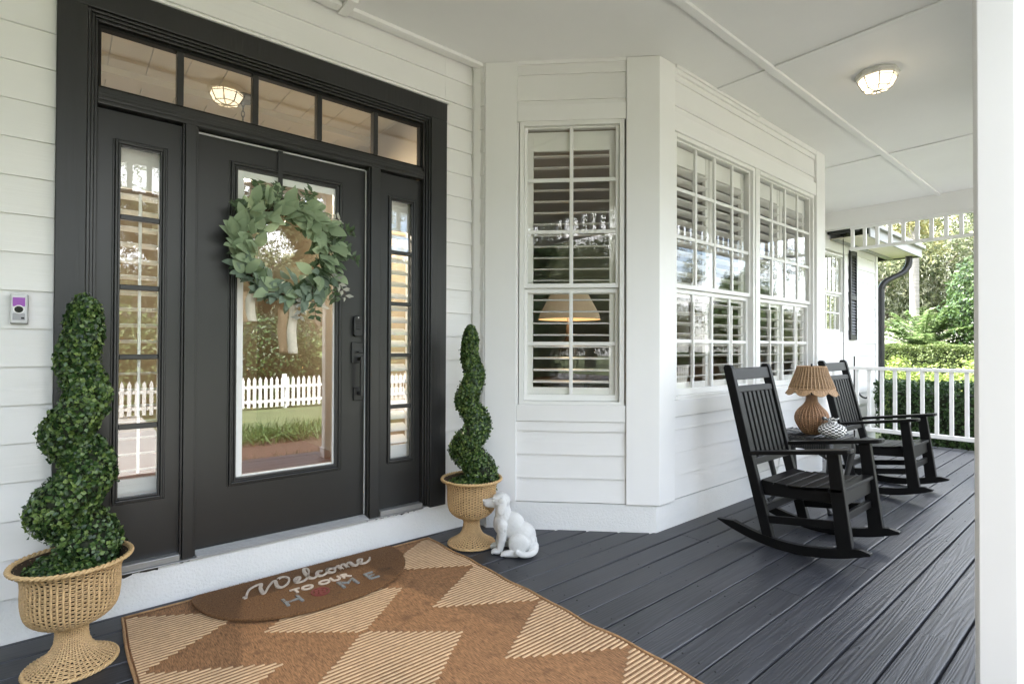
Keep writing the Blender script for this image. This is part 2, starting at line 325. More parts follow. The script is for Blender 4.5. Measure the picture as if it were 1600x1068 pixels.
    def mesh(s, name, c=(0, 0, 0)):
        me = bpy.data.meshes.new(name); me.from_pydata([(v[0]-c[0], v[1]-c[1], v[2]-c[2]) for v in s.v], [], s.f); me.update(); return me
    def build(s, name, m, parent=None, bevel=0, smooth=False, kind=None):
        a = np.array(s.v, float); c = (a.min(0)+a.max(0))/2
        o = link_mesh(name, s.mesh(name, c), m, parent, c, bevel, smooth)
        if kind: o['kind'] = kind
        return o
def copy_obj(o, parent=None, loc=None):
    c = o.copy(); COL.objects.link(c)
    if parent is not None: c.parent = parent
    if loc is not None: c.location = Vector(loc)-wloc(parent); 
    WL[c.name] = wloc(parent)+c.location
    return c
def dup_tree(root, loc, rotz=None):
    kids = {}
    for o in bpy.data.objects:
        if o.parent: kids.setdefault(o.parent.name, []).append(o)
    r = root.copy(); COL.objects.link(r); r.location = loc; WL[r.name] = Vector(loc)
    if rotz is not None: r.rotation_euler.z = rotz
    for ch in kids.get(root.name, []):
        c = ch.copy(); COL.objects.link(c); c.parent = r
        for g in kids.get(ch.name, []):
            d = g.copy(); COL.objects.link(d); d.parent = c
    return r
def np_mesh(name, V, tris):
    me = bpy.data.meshes.new(name); V = np.asarray(V, np.float32); tris = np.asarray(tris, np.int32)
    k = tris.shape[1]
    me.vertices.add(len(V)); me.vertices.foreach_set('co', V.ravel())
    me.loops.add(tris.size); me.loops.foreach_set('vertex_index', tris.ravel())
    me.polygons.add(len(tris)); me.polygons.foreach_set('loop_start', np.arange(0, tris.size, k, dtype=np.int32))
    me.update(calc_edges=True); return me
def leaves(name, P, N, L, Wd, fold=.15, rnd=.5, T=None):
    """a mesh of small folded leaves at points P facing N"""
    P = np.asarray(P, float); n = len(P); N = np.asarray(N, float) + rng.normal(0, rnd, (n, 3)); N /= np.linalg.norm(N, axis=1)[:, None]+1e-9
    t = rng.normal(0, 1, (n, 3)) if T is None else np.asarray(T, float)+rng.normal(0, .3, (n, 3))
    t -= N*(t*N).sum(1)[:, None]; t /= np.linalg.norm(t, axis=1)[:, None]+1e-9
    b = np.cross(N, t); L = np.broadcast_to(np.asarray(L, float), (n,))*rng.uniform(.7, 1.25, n); w = L*Wd
    L = L[:, None]; w = w[:, None]
    V = np.stack([P-t*L/2, P+b*w/2+N*w*fold-t*L*.05, P+t*L/2, P-b*w/2+N*w*fold-t*L*.05], 1).reshape(-1, 3)
    i = np.arange(n)[:, None]*4
    tr = np.concatenate([i+np.array([[0, 2, 1]]), i+np.array([[0, 3, 2]])], 0)
    return np_mesh(name, V, tr)
def smooth_pts(p, k=6):
    p = [Vector(q) for q in p]; o = []
    for i in range(len(p)-1):
        a = p[max(i-1, 0)]; b = p[i]; c = p[i+1]; d = p[min(i+2, len(p)-1)]
        for j in range(k):
            t = j/k; o.append(.5*((2*b)+(c-a)*t+(2*a-5*b+4*c-d)*t*t+(3*b-a-3*c+d)*t**3))
    o.append(p[-1]); return o

# ================================================================== SETTING: ground and porch
GZ = -0.45
tag(MB().box(-70, 110, -75, 80, GZ-.3, GZ).build('lawn', M['lawn']), kind='structure')
tag(MB().box(-70, 110, -19.5, -13.5, GZ-.1, GZ+.006).build('street', M['asphalt']), kind='structure')
tag(MB().box(-70, 110, -12.2, -10.8, GZ-.1, GZ+.012).build('sidewalk', M['concrete']), kind='structure')
tag(MB().box(6.2, 10.5, -10.8, -1.2, GZ-.1, GZ+.016).build('bounce_driveway', M['concrete']), kind='structure')  # unseen concrete drive, added to bounce neutral light into the porch
tag(MB().box(-1.2, 1.4, -10.8, -.9, GZ-.1, GZ+.016).build('front_walk', M['concrete']), kind='structure')
tag(MB().box(1.41, 6.1, -4.6, -.02, GZ-.1, GZ+.02).build('planting_bed', M['mulch']), kind='structure')
st = MB()
st.box(-1.3, 1.5, -.45, -.10, GZ, -.30); st.box(-1.3, 1.5, -.80, -.453, GZ-.05, -.38)
tag(st.build('front_steps', M['concrete']), kind='structure')

# deck: one object per board, rows run along the house
floor = MB().box(-2.6, 8.34, .0, 2.99, GZ, -.045).build('porch_floor', M['joist']); tag(floor, kind='structure')
JO = {5: [2.16], 4: [2.79], 3: [3.413, 6.9], 2: [4.05], 0: [2.835, 6.2], 1: [5.15], 6: [5.9], 7: [.6, 4.6], 8: [6.6], 9: [3.1], 10: [1.1, 5.2]}
for k in range(-4, 18):
    y0 = .5+.146*k; xs = [-2.6]+JO.get(k, [[2.2], [4.9], [.9, 6.4]][k % 3])+[8.34]
    for a, b in zip(xs[:-1], xs[1:]):
        w = .146-.0065; t = .032; e = .004
        poly = [(y0+.003, -t), (y0+.003, -e), (y0+.003+e*.4, -e*.35), (y0+.003+e*1.6, 0), (y0+w-e*1.6, 0), (y0+w-e*.4, -e*.35), (y0+w, -e), (y0+w, -t)]
        m = MB().prism(poly, a+.0015, b-.0015, 'x')
        o = m.build('deck_board', M['deck'], floor); o.location.z += rng.uniform(-.0012, .0012); o.rotation_euler.x = rng.uniform(-.004, .004)

sc_ = MB()
for k in range(-4, 18):
    for i in range(18):
        for d in (.030, .110):
            cx = -2.3+.6*i+rng.uniform(-.012, .012); cy = .5+.146*k+d+rng.uniform(-.006, .006)
            sc_.prism([(cx+.0042*math.cos(q*1.047), cy+.0042*math.sin(q*1.047)) for q in range(6)], -.004, .0009)
sc_.build('deck_screw', M['joist'], floor, kind='stuff')
# ceiling: panels and battens
CZ = 3.15
ceil = MB().box(-2.8, 8.6, -.25, 3.0, CZ+.012, CZ+.06).build('porch_ceiling', M['ceiling']); tag(ceil, kind='structure')
xs = [-2.8, -1.31, 1.21, 3.73, 6.25, 8.36]; ys = [-.1, 1.65, 3.0]
for a, b in zip(xs[:-1], xs[1:]):
    for c, d in zip(ys[:-1], ys[1:]):
        MB().box(a+.002, b-.002, c+.002, d-.002, CZ, CZ+.011).build('ceiling_panel', M['ceiling'], ceil)
bt = [(-2.8, 8.36, 1.625, 1.675, .022)]
for x in xs[1:-1]: bt += [(x-.028, x+.028, .27, 1.623, .012), (x-.028, x+.028, 1.677, 2.9, .012)]
for x0, x1, y0, y1, t in bt: MB().box(x0, x1, y0, y1, CZ-t, CZ-.0005).build('ceiling_batten', M['ceiling'], ceil, bevel=.003)
for x0, x1 in ((-2.8, 1.18), (1.24, 2.17)): MB().box(x0, x1, 2.89, 2.945, CZ-.024, CZ-.0005).build('ceiling_batten', M['trim'], ceil, bevel=.003)
MB().box(1.182, 1.238, 2.80, 2.965, CZ-.030, CZ-.0005).build('ceiling_batten', M['trim'], ceil, bevel=.003)
for nm, b in (('header_beam', (8.36, 8.50, .27, 2.99, 2.91, CZ+.005)), ('header_beam', (-2.7, 8.50, .13, .262, 2.91, CZ+.005))):
    MB().box(*b).build(nm, M['trim'], ceil, bevel=.004)

# ================================================================== HOUSE
house = thing('house', (0, 3, 0), 'white lap sided house with black front door behind the porch', 'house')
SQ = math.sqrt(.5)
FE = ((0, 2.995), (1, 0), (0, -1)); FD = ((2.0475, 3.0475), (SQ, -SQ), (-SQ, -SQ)); FB = ((0, 2.085), (1, 0), (0, -1))
FR = ((2.18, 0), (0, 1), (-1, 0))
def part(m, name, mk, bevel=0, smooth=False, parent=house): return m.build(name, M[mk], parent, bevel, smooth)

# foundation
m = MB(); m.box(-3, 2.19, 3.0, 3.25, GZ, .185); part(m, 'foundation', 'stucco')
bay = [(2.20, 3.1), (2.20, 2.876), (2.998, 2.078), (5.80, 2.078), (6.72, 2.998), (6.72, 3.1)]
part(MB().prism(bay, GZ, .18), 'foundation', 'stucco')
part(MB().box(6.73, 10.72, 3.0, 3.25, GZ, -.2), 'foundation', 'stucco')
# wall sheathing with the openings left free
m = MB()
m.fbox(FE, -3, -.01, -.10, 0, .19, 3.2); m.fbox(FE, 1.90, 2.25, -.10, 0, .19, 3.2); m.fbox(FE, -.005, 1.895, -.10, 0, 2.79, 3.2)
m.fbox(FD, .13, .44, -.10, 0, .182, 3.2); m.fbox(FD, 1.16, 1.40, -.10, 0, .182, 3.2); m.fbox(FD, .445, 1.155, -.10, 0, .182, .83); m.fbox(FD, .445, 1.155, -.10, 0, 2.745, 3.2)
m.fbox(FB, 3.06, 3.19, -.10, 0, .182, 3.2); m.fbox(FB, 5.60, 5.78, -.10, 0, .182, 3.2); m.fbox(FB, 3.195, 5.595, -.10, 0, .182, .86); m.fbox(FB, 3.195, 5.595, -.10, 0, 2.71, 3.2)
m.prism([(5.80, 2.13), (6.70, 3.03), (6.66, 3.07), (5.77, 2.19)], .182, 3.2)
m.fbox(FR, 2.88, 2.99, -.05, 0, .19, 3.2)
m.fbox(FE, 6.6, 8.40, -.10, 0, -.2, 3.2); m.fbox(FE, 9.3, 10.74, -.10, 0, -.2, 2.82); m.fbox(FE, 8.405, 9.295, -.10, 0, -.2, 1.42); m.fbox(FE, 8.405, 9.295, -.10, 0, 2.66, 3.2)
part(m, 'wall_sheathing', 'siding')
# lap siding, board by board
def siding(F, u0, u1, z0, z1, ex=.157, zbase=.19, t=.0165):
    (ox, oy), (ux, uy), (nx, ny) = F; k = 0
    while zbase+ex*(k+1) <= z0+.012: k += 1
    while zbase+ex*k < z1-.012:
        a = max(zbase+ex*k, z0); b = min(zbase+ex*(k+1), z1)
        ta = t - (t-.003)*(a-(zbase+ex*k))/ex; tb = t-(t-.003)*(b-(zbase+ex*k))/ex
        P = lambda u, v, z: (ox+ux*u+nx*v, oy+uy*u+ny*v, z)
        vs = []
        for u in (u0, u1): vs += [P(u, 0.0005, a), P(u, ta, a), P(u, ta-.0008, a+.004), P(u, tb, b), P(u, .0005, b)]
        MB().add(vs, [(4, 3, 2, 1, 0), (5, 6, 7, 8, 9), (0, 1, 6, 5), (1, 2, 7, 6), (2, 3, 8, 7), (3, 4, 9, 8)]).build('siding_board', M['siding'], house)
        k += 1
siding(FE, -3, -.034, .19, 3.15); siding(FE, 1.928, 2.145, .19, 3.15); siding(FE, -.033, 1.927, 2.822, 3.15)
siding(FR, 2.885, 2.965, .19, 3.15, t=.010)
siding(FD, .430, 1.157, .188, .722, zbase=.188); siding(FD, .430, 1.157, 2.852, 3.128, ex=.175, zbase=2.885-.175)
siding(FB, 3.178, 5.608, .19, .745, zbase=.188); siding(FB, 3.178, 5.608, 2.832, 3.105, ex=.175, zbase=2.885-.175)
siding(FE, 6.75, 8.40, .0, 2.80, .2, .10); siding(FE, 9.32, 10.66, -.2, 2.80, .2, -.1); siding(FE, 8.41, 9.31, -.2, 1.40, .2, -.1)
# corner boards, friezes, trim
def cb(poly, z0=.183, z1=3.148): part(MB().prism(poly, z0, z1), 'corner_board', 'trim', bevel=.004)
def dp(u, v): return (FD[0][0]+SQ*u-SQ*v, FD[0][1]-SQ*u-SQ*v)
cb([dp(.214, -.03), dp(.214, .032), dp(.429, .032), dp(.429, -.03)])
cb([dp(1.158, -.02), dp(1.158, .032), (5.095-.0453-2.053, 2.053), (3.177, 2.053), (3.177, 2.10), (3.02, 2.10)])
cb([(5.609, 2.10), (5.609, 2.053), (5.818, 2.053), (6.0, 2.235), (5.97, 2.265), (5.80, 2.10)])
cb([(2.145, 2.993), (2.145, 2.972), (2.170, 2.972), (2.170, 2.993)], .19)
cb([(10.66, 2.993), (10.66, 2.965), (10.76, 2.965), (10.76, 2.993)], -.2, 2.8)
m = MB(); m.fbox(FD, .431, 1.156, .0005, .030, 3.127, 3.149); part(m, 'frieze', 'trim')
m = MB(); m.fbox(FB, 3.179, 5.607, .0005, .030, 3.105, 3.149); part(m, 'frieze', 'trim', .004)
m = MB(); m.fbox(FB, 3.179, 4.40, .0312, .046, 3.128, 3.149); part(m, 'frieze', 'trim', .003)

# ---- windows
def pane(F, u0, u1, v, z0, z1, parent, mk='glass'):
    (ox, oy), (ux, uy), (nx, ny) = F; P = lambda u, z: (ox+ux*u+nx*v, oy+uy*u+ny*v, z)
    m = MB(); m.v = [P(u0, z0), P(u1, z0), P(u1, z1), P(u0, z1)]; m.f = [(0, 1, 2, 3)]
    return m.build('pane', M[mk], parent)
def window(F, u0, u1, z0, zm, z1, cols, rup, rlo, label=None):
    """double hung window: fixed frame > sash, muntin, pane"""
    fw = .032; m = MB()
    m.fbox(F, u0, u0+fw, -.09, .012, z0, z1); m.fbox(F, u1-fw, u1, -.09, .012, z0, z1)
    m.fbox(F, u0+fw, u1-fw, -.09, .014, z1-.03, z1); m.fbox(F, u0+fw, u1-fw, -.09, .016, z0, z0+.022)
    w = part(m, 'window', 'sash', .002)
    if label: w['label'] = label
    a, b = u0+fw+.001, u1-fw-.001
    for (s0, s1, v, rows, name, bot, top) in ((zm-.012, z1-.031, -.012, rup, 'upper_sash', .030, .012), (z0+.023, zm-.014, -.036, rlo, 'lower_sash', .042, .030)):
        s = MB(); sw = .022
        s.fbox(F, a, a+sw, v-.022, v, s0, s1); s.fbox(F, b-sw, b, v-.022, v, s0, s1)
        s.fbox(F, a+sw, b-sw, v-.022, v+.002, s0, s0+bot); s.fbox(F, a+sw, b-sw, v-.022, v+.002, s1-top, s1)
        s.build(name, M['sash'], w, .002)
        ga, gb, g0, g1 = a+sw, b-sw, s0+bot, s1-top; mw = .0125
        us = [ga+(gb-ga)*i/cols for i in range(cols+1)]; zs = [g0+(g1-g0)*i/rows for i in range(rows+1)]
        for i in range(1, cols):
            t = MB(); t.fbox(F, us[i]-mw, us[i]+mw, v-.020, v-.001, g0, g1); t.build('muntin', M['sash'], w, .003)
        for i in range(1, rows):
            t = MB(); t.fbox(F, ga, gb, v-.021, v-.004, zs[i]-mw, zs[i]+mw); t.build('muntin', M['sash'], w, .003)
        for i in range(cols):
            for j in range(rows): pane(F, us[i], us[i+1], v-.0105, zs[j], zs[j+1], w)
    return w
window(FD, .446, 1.148, .835, 1.632, 2.745, 2, 3, 2)
window(FB, 3.196, 4.372, .862, 1.650, 2.705, 4, 3, 2)
window(FB, 4.430, 5.598, .862, 1.655, 2.705, 4, 3, 2)
m = MB(); m.fbox(FB, 4.373, 4.429, -.09, .020, .862, 2.705); part(m, 'window_mullion', 'sash', .003)
def trimbox(F, *b): m = MB(); m.fbox(F, *b); part(m, 'window_trim', 'trim', .003)
trimbox(FD, .431, 1.156, .0008, .026, 2.742, 2.85); trimbox(FD, .431, 1.156, .0008, .022, .724, .834)
trimbox(FB, 3.179, 5.607, .0008, .026, 2.706, 2.83); trimbox(FB, 3.179, 5.607, .0008, .022, .747, .861)
# far window of the wing
window(FE, 8.41, 9.20, 1.44, 2.05, 2.64, 4, 1, 2)
trimbox(FE, 8.40, 9.31, .0008, .022, 1.345, 1.438); trimbox(FE, 9.202, 9.31, .0008, .024, 1.440, 2.66); trimbox(FE, 8.40, 9.31, .0008, .026, 2.662, 2.78)
# exterior shutter
es = MB(); es.fbox(FE, 9.40, 9.43, .016, .045, 1.35, 2.75); es.fbox(FE, 9.65, 9.68, .016, .045, 1.35, 2.75)
for z in (1.35, 1.98, 2.68): es.fbox(FE, 9.431, 9.649, .016, .043, z, z+.07)
es.fbox(FE, 9.431, 9.649, .016, .019, 1.42, 2.68)
ews = part(es, 'window_shutter', 'shutterblk'); lm = None
for z in list(np.arange(1.45, 1.97, .045))+list(np.arange(2.08, 2.67, .045)):
    t = MB(); a = [(9.432, z), (9.648, z)]
    t.prism([(2.995-.042, z-.016), (2.995-.038, z-.018), (2.995-.020, z+.016), (2.995-.024, z+.018)], 9.4315, 9.6485, 'x'); t.build('slat', M['shutterblk'], ews)

# ---- entry: casing, jambs, transom, side lights, door
yc = 2.955
def bx(name, mk, b, parent=house, bevel=.003): return MB().box(*b).build(name, M[mk], parent, bevel)
bx('door_casing', 'black', (-.032, .071, yc, 3.06, .190, 2.700)); bx('door_casing', 'black', (1.806, 1.924, yc, 3.06, .190, 2.700)); bx('door_casing', 'black', (-.032, 1.924, yc-.001, 3.06, 2.7005, 2.818))
bx('drip_cap', 'trim', (-.045, 1.937, 2.945, 2.99, 2.8185, 2.832))
for i, (d, y) in enumerate(((0, 2.966), (.012, 2.978), (.024, 2.992))):       # stepped moulding inside the casing
    a, b = .0715+d, 1.8055-d; t = 2.6995-d
    m = MB(); m.box(a, a+.0115, y, 3.06, .2, t); m.box(b-.0115, b, y, 3.06, .2, t); m.box(a+.0118, b-.0118, y, 3.06, t-.0115, t)
    part(m, 'jamb_moulding', 'moulding', .002)
# transom bar and mullion posts
m = MB(); m.box(.1075, 1.7695, 2.992, 3.07, 2.300, 2.352); m.box(.1075, 1.7695, 3.004, 3.07, 2.353, 2.376); m.box(.1075, 1.7695, 2.985, 2.9915, 2.318, 2.334)
part(m, 'transom_bar', 'moulding', .003)
for a, b in ((.436, .503), (1.400, 1.478)):
    m = MB(); m.box(a+.010, b-.010, 2.990, 3.10, .192, 2.2995); m.box(a, a+.0095, 3.004, 3.10, .192, 2.2995); m.box(b-.0095, b, 3.004, 3.10, .192, 2.2995)
    part(m, 'door_post', 'moulding', .002)
tr = MB(); z0, z1 = 2.377, 2.663
for a, b, c, d in ((.108, 1.769, z0, z0+.012), (.108, 1.769, z1-.014, z1)): tr.box(a, b, 3.018, 3.06, c, d)
for a, b in ((.108, .120), (1.757, 1.769)): tr.box(a, b, 3.018, 3.06, z0+.0125, z1-.0145)
trans = part(tr, 'transom', 'flatblack', .002)
edges = [.120, .425, .766, 1.104, 1.448, 1.757]
for i in range(5):
    a = edges[i]+(.014 if i else 0); b = edges[i+1]-(.014 if i < 4 else 0)
    pane(FE, a-.004, b+.004, -.045, z0+.010, z1-.012, trans, 'doorglass')
    if i < 4: MB().box(edges[i+1]-.0145, edges[i+1]+.0145, 3.014, 3.058, z0+.0125, z1-.0145).build('muntin', M['moulding'], trans, .003)
def leafpanel(name, x0, x1, z0, z1, y, gx0, gx1, gz0, gz1, steps, thick=.045, nm=0, mk='doorblack', gmk='doorglass'):
    """a door leaf or side light with one glazed opening > glass_moulding, pane, muntin"""
    s0 = steps*.0105
    m = MB(); m.box(x0, gx0-s0, y, y+thick, z0, z1); m.box(gx1+s0, x1, y, y+thick, z0, z1)
    m.box(gx0-s0, gx1+s0, y, y+thick, z0, gz0-s0); m.box(gx0-s0, gx1+s0, y, y+thick, gz1+s0, z1)
    d = part(m, name, mk)
    off = [.000, -.011, -.004, -.009, .006]
    for i in range(steps):
        e = s0-i*.0105; w = .0103; m = MB(); yy = y+off[i % 5]-.001*i
        m.box(gx0-e, gx0-e+w, yy, y+.02, gz0-e, gz1+e); m.box(gx1+e-w, gx1+e, yy, y+.02, gz0-e, gz1+e)
        m.box(gx0-e+w, gx1+e-w, yy, y+.02, gz0-e, gz0-e+w); m.box(gx0-e+w, gx1+e-w, yy, y+.02, gz1+e-w, gz1+e)
        m.build('glass_moulding', M['moulding'], d, .003)
    n = nm+1; zs = [gz0+(gz1-gz0)*i/n for i in range(n+1)]
    for i in range(n):
        pane(FE, gx0-.004, gx1+.004, -(y+.018-2.995), zs[i]-.002, zs[i+1]+.002, d, gmk)
        if i: MB().box(gx0, gx1, y-.002, y+.020, zs[i]-.012, zs[i]+.012).build('muntin', M['moulding'], d, .003)
    return d
leafpanel('side_light', .108, .4355, .222, 2.292, 3.03, .196, .347, .522, 2.136, 3, nm=4, gmk='sideglass')
leafpanel('side_light', 1.4785, 1.7690, .222, 2.292, 3.03, 1.563, 1.703, .522, 2.133, 3, nm=4, gmk='sideglass')
door = leafpanel('front_door', .508, 1.396, .208, 2.282, 3.05, .690, 1.214, .537, 2.142, 4)
door['label'] = 'black front door with one tall glass pane'
# white weather strip, glazing edge, sill
m = MB(); m.box(.504, 1.399, 3.046, 3.056, 2.2835, 2.2885); m.box(1.3965, 1.3995, 3.040, 3.056, .21, 2.283); part(m, 'weather_strip', 'whiteplastic')
m = MB(); m.box(.6905, .722, 3.056, 3.066, .5375, 2.1415); m.box(1.204, 1.2135, 3.056, 3.066, .5375, 2.1415); m.box(.7225, 1.2035, 3.056, 3.066, .5375, .546); m.box(.7225, 1.2035, 3.056, 3.066, 2.105, 2.1415)
m.build('glazing_frame', M['whiteplastic'], door)
m = MB(); m.box(.106, 1.770, 2.972, 3.10, .186, .1915); 
for i in range(5): m.box(.5035, 1.3995, 2.972+.015*i, 2.980+.015*i, .192, .200+.0022*i)
m.box(.5035, 1.3995, 3.047, 3.10, .192, .2065)
for a, b in ((.108, .4355), (1.479, 1.769)): m.box(a, b, 2.985, 3.06, .192, .2215)
part(m, 'door_sill', 'alu', .002)
m = MB()
for a, b in ((.100, .130), (.42, .52), (1.385, 1.495), (1.755, 1.78)): m.box(a, b, 3.101, 3.118, .19, 2.40)
m.box(.1305, 1.7545, 3.119, 3.130, 2.27, 2.385); m.box(.1, 1.78, 3.119, 3.13, .19, .235)
part(m, 'light_leak_block', 'whiteplastic')  # hidden strips added behind the frame to block foyer light at the gaps
# flaked black paint where the posts meet the sill
def chips(x0, x1, n, y, z, sz):
    m = MB()
    for i in range(n):
        cx = random.uniform(x0, x1); w = random.uniform(.3, 1)*sz; h = random.uniform(.15, .4)*sz; k = 7
        pts = [(cx+w*math.cos(2*math.pi*j/k)*random.uniform(.5, 1), z+random.uniform(-.003, .004)+h*math.sin(2*math.pi*j/k)*random.uniform(.5, 1)) for j in range(k)]
        m.prism(pts, y-.0012-.0002*i, y+.002, 'y')
    o = part(m, 'paint_flake', 'black'); o['kind'] = 'stuff'
chips(.12, .42, 7, 2.999, .180, .045); chips(.43, .56, 5, 2.999, .181, .028); chips(1.49, 1.77, 9, 2.999, .181, .03); chips(1.39, 1.5, 4, 2.999, .181, .02)
# keypad lock and handle set
kp = MB(); kp.prism([(1.321, 1.290), (1.331, 1.281), (1.362, 1.281), (1.372, 1.290), (1.372, 1.392), (1.362, 1.403), (1.331, 1.403), (1.321, 1.392)], 3.022, 3.0495, 'y')
kpo = kp.build('keypad_lock', M['hardware'], door, .003)
bt = MB()
for i in range(3):
    for j in range(4): bt.box(1.332+.0115*i, 1.340+.0115*i, 3.0195, 3.0225, 1.318+.016*j, 1.328+.016*j)
bt.build('key_button', M['rubber'], kpo); MB().ball((1.3465, 3.021, 1.392), .004, 8, 6).build('indicator_lamp', M['whiteplastic'], kpo)
hs = MB(); hs.box(1.312, 1.384, 3.035, 3.0495, 1.122, 1.245)
hso = hs.build('handle_set', M['hardware'], door, .003); MB().box(1.326, 1.384, 3.035, 3.0495, .898, .975).build('foot_plate', M['hardware'], hso, .003)
g = MB(); g.box(1.346, 1.366, 2.985, 3.0005, .93, 1.160); g.box(1.346, 1.366, 3.001, 3.0345, 1.135, 1.158); g.box(1.346, 1.366, 3.001, 3.0345, .931, .952); g.build('grip', M['hardware'], hso, .003)
t = MB(); t.beam((1.356, 3.034, 1.185), (1.356, 3.002, 1.188), .030, .008); t.build('thumb_latch', M['hardware'], hso, .002)

# ---- interior
m = MB(); m.box(-1.6, 2.02, 3.105, 7.8, .10, .19); m.box(2.11, 7.0, 3.21, 7.8, .10, .17); m.prism([(2.22, 3.205), (2.22, 3.06), (3.06, 2.2), (5.76, 2.2), (6.66, 3.1), (6.66, 3.205)], .185, .20); part(m, 'interior_floor', 'woodfloor')
m = MB(); m.box(-1.72, -1.605, 3.10, 7.8, .0, 3.2); m.box(-1.7, 7.1, 7.805, 7.95, .0, 3.2); part(m, 'interior_wall', 'tanwall')
part(MB().box(2.025, 2.105, 3.10, 7.80, .0, 3.2), 'interior_wall', 'tanwall')
part(MB().box(7.005, 7.10, 3.10, 7.80, .0, 3.2), 'interior_wall', 'beigewall')
m = MB(); m.box(2.106, 7.0, 3.0, 7.80, 2.93, 3.0); m.prism([(2.26, 2.999), (3.08, 2.2), (5.76, 2.2), (6.55, 2.999)], 2.93, 3.0); part(m, 'interior_ceiling', 'beigewall')
x = -1.6
while x < 2.0:
    part(MB().box(x+.003, min(x+.197, 2.02), 3.11, 7.80, 3.0, 3.02), 'ceiling_plank', 'foyerceil'); x += .2
part(MB().box(-1.6, 2.02, 3.10, 7.8, 3.021, 3.1), 'interior_ceiling', 'tanwall')
part(MB().box(-1.6, 2.02, 4.24, 4.36, 2.955, 2.9995), 'ceiling_beam', 'foyerceil'); part(MB().box(-1.6, 2.02, 3.12, 3.22, 2.955, 2.9995), 'ceiling_beam', 'foyerceil')
# roof over everything
def roofprism(x0, x1, poly, name='roof'): part(MB().prism(poly, x0, x1, 'x'), name, 'roof')
roofprism(-4, 8.56, [(-.35, 3.22), (-.35, 3.30), (4.2, 5.7), (9, 3.3), (9, 3.22)])
roofprism(8.57, 11.42, [(2.46, 2.985), (5.9, 5.3), (9.4, 2.985)])
# wing eave: soffit, fascia, gutters, downspout
part(MB().box(8.66, 11.30, 2.50, 2.994, 2.815, 2.83), 'soffit', 'soffit'); part(MB().box(8.66, 11.34, 2.475, 2.4985, 2.79, 2.955), 'fascia', 'fascia', .003)
m = MB(); m.box(8.66, 11.30, 2.88, 2.96, 2.80, 2.8145); part(m, 'frieze', 'fascia')
part(MB().prism([(11.302, 2.80), (11.302, 2.93), (11.44, 2.93), (11.42, 2.83), (11.39, 2.80)], 2.50, 3.9, 'y') if False else MB().box(11.302, 11.42, 2.50, 3.9, 2.80, 2.93), 'gutter', 'downspout', .01)
part(MB().box(8.53, 8.645, 2.60, 2.985, 2.875, 2.965), 'gutter', 'downspout', .01)
m = MB(); m.box(8.66, 11.36, 2.42, 2.474, 2.93, 2.985); part(m, 'drip_edge', 'fascia', .006)
ds = smooth_pts([(11.18, 2.62, 2.81), (11.18, 2.63, 2.66), (11.10, 2.70, 2.52), (10.92, 2.86, 2.40), (10.84, 2.93, 2.28), (10.83, 2.94, 2.10), (10.83, 2.94, 1.0), (10.83, 2.94, -.2)], 5)
part(MB().tube(ds, .052, 8), 'downspout', 'downspout', smooth=True)

# ================================================================== POST, RAILING, SPANDRELS
def post(x0, y0, w, label, group='porch posts'):
    t = thing('porch_post', (x0+w/2, y0+w/2, 0), label, 'post', group)
    c = .013; x1, y1 = x0+w, y0+w
    MB().prism([(x0+c, y0), (x1-c, y0), (x1, y0+c), (x1, y1-c), (x1-c, y1), (x0+c, y1), (x0, y1-c), (x0, y0+c)], .002, 2.909).build('shaft', M['trim'], t, .002)
    MB().box(x0-.012, x1+.012, y0-.012, y1+.012, .001, .11).build('base', M['trim'], t, .004)
    return t
post(2.20, .238, .112, 'white square porch post standing nearest the camera')
post(8.37, .17, .112, 'white porch post at the far end corner of the porch'); post(5.3, .17, .112, 'white porch post midway along the porch front'); post(-2.4, .17, .112, 'white porch post left of the front steps')
rail = thing('porch_railing', (8.4, 1.6, 0), 'white baluster railing closing the far end of the porch', 'railing')
MB().box(8.355, 8.445, .285, 2.975, .925, .968).build('top_rail', M['trim'], rail, .006)
MB().box(8.372, 8.428, .285, 2.975, .092, .145).build('bottom_rail', M['trim'], rail, .006)
y = 2.567+.146*2; bm = None
while y > .32:
    if bm is None: bm = MB().box(-.02, .02, -.02, .02, 0, .7795).mesh('baluster')
    link_mesh('baluster', bm, M['trim'], rail, (8.4, y, .1455), .003); y -= .1465
sp = thing('spandrel', (8.4, 1.6, 2.6), 'white spindle frieze under the beam at the porch end', 'spandrel', 'spindle friezes under the porch beams')
MB().box(8.375, 8.425, .285, 2.64, 2.868, 2.9095).build('top_rail', M['trim'], sp, .003); MB().box(8.37, 8.43, .285, 2.64, 2.578, 2.615).build('bottom_rail', M['trim'], sp, .004)
sm = MB().box(-.02, .02, -.02, .02, 0, .2525).mesh('spindle'); y = 2.615
while y > .3: link_mesh('spindle', sm, M['trim'], sp, (8.4, y, 2.6153), .003); y -= .147
sp2 = thing('spandrel', (3.8, .2, 2.6), 'long white spindle frieze under the front porch beam', 'spandrel', 'spindle friezes under the porch beams')
MB().box(2.315, 8.36, .175, .22, 2.868, 2.9095).build('top_rail', M['trim'], sp2); MB().box(2.315, 8.36, .172, .224, 2.578, 2.615).build('bottom_rail', M['trim'], sp2)
sp3 = thing('spandrel', (-.1, .2, 2.6), 'white spindle frieze over the front steps, mirrored in the narrow window', 'spandrel', 'spindle friezes under the porch beams')
MB().box(-2.28, 2.195, .175, .22, 2.868, 2.9095).build('top_rail', M['trim'], sp3); MB().box(-2.28, 2.195, .172, .224, 2.578, 2.615).build('bottom_rail', M['trim'], sp3)
x = -2.2
while x < 2.15: link_mesh('spindle', sm, M['trim'], sp3, (x, .198, 2.6153)); x += .147
x = 2.4
while x < 8.3: link_mesh('spindle', sm, M['trim'], sp2, (x, .198, 2.6153)); x += .147

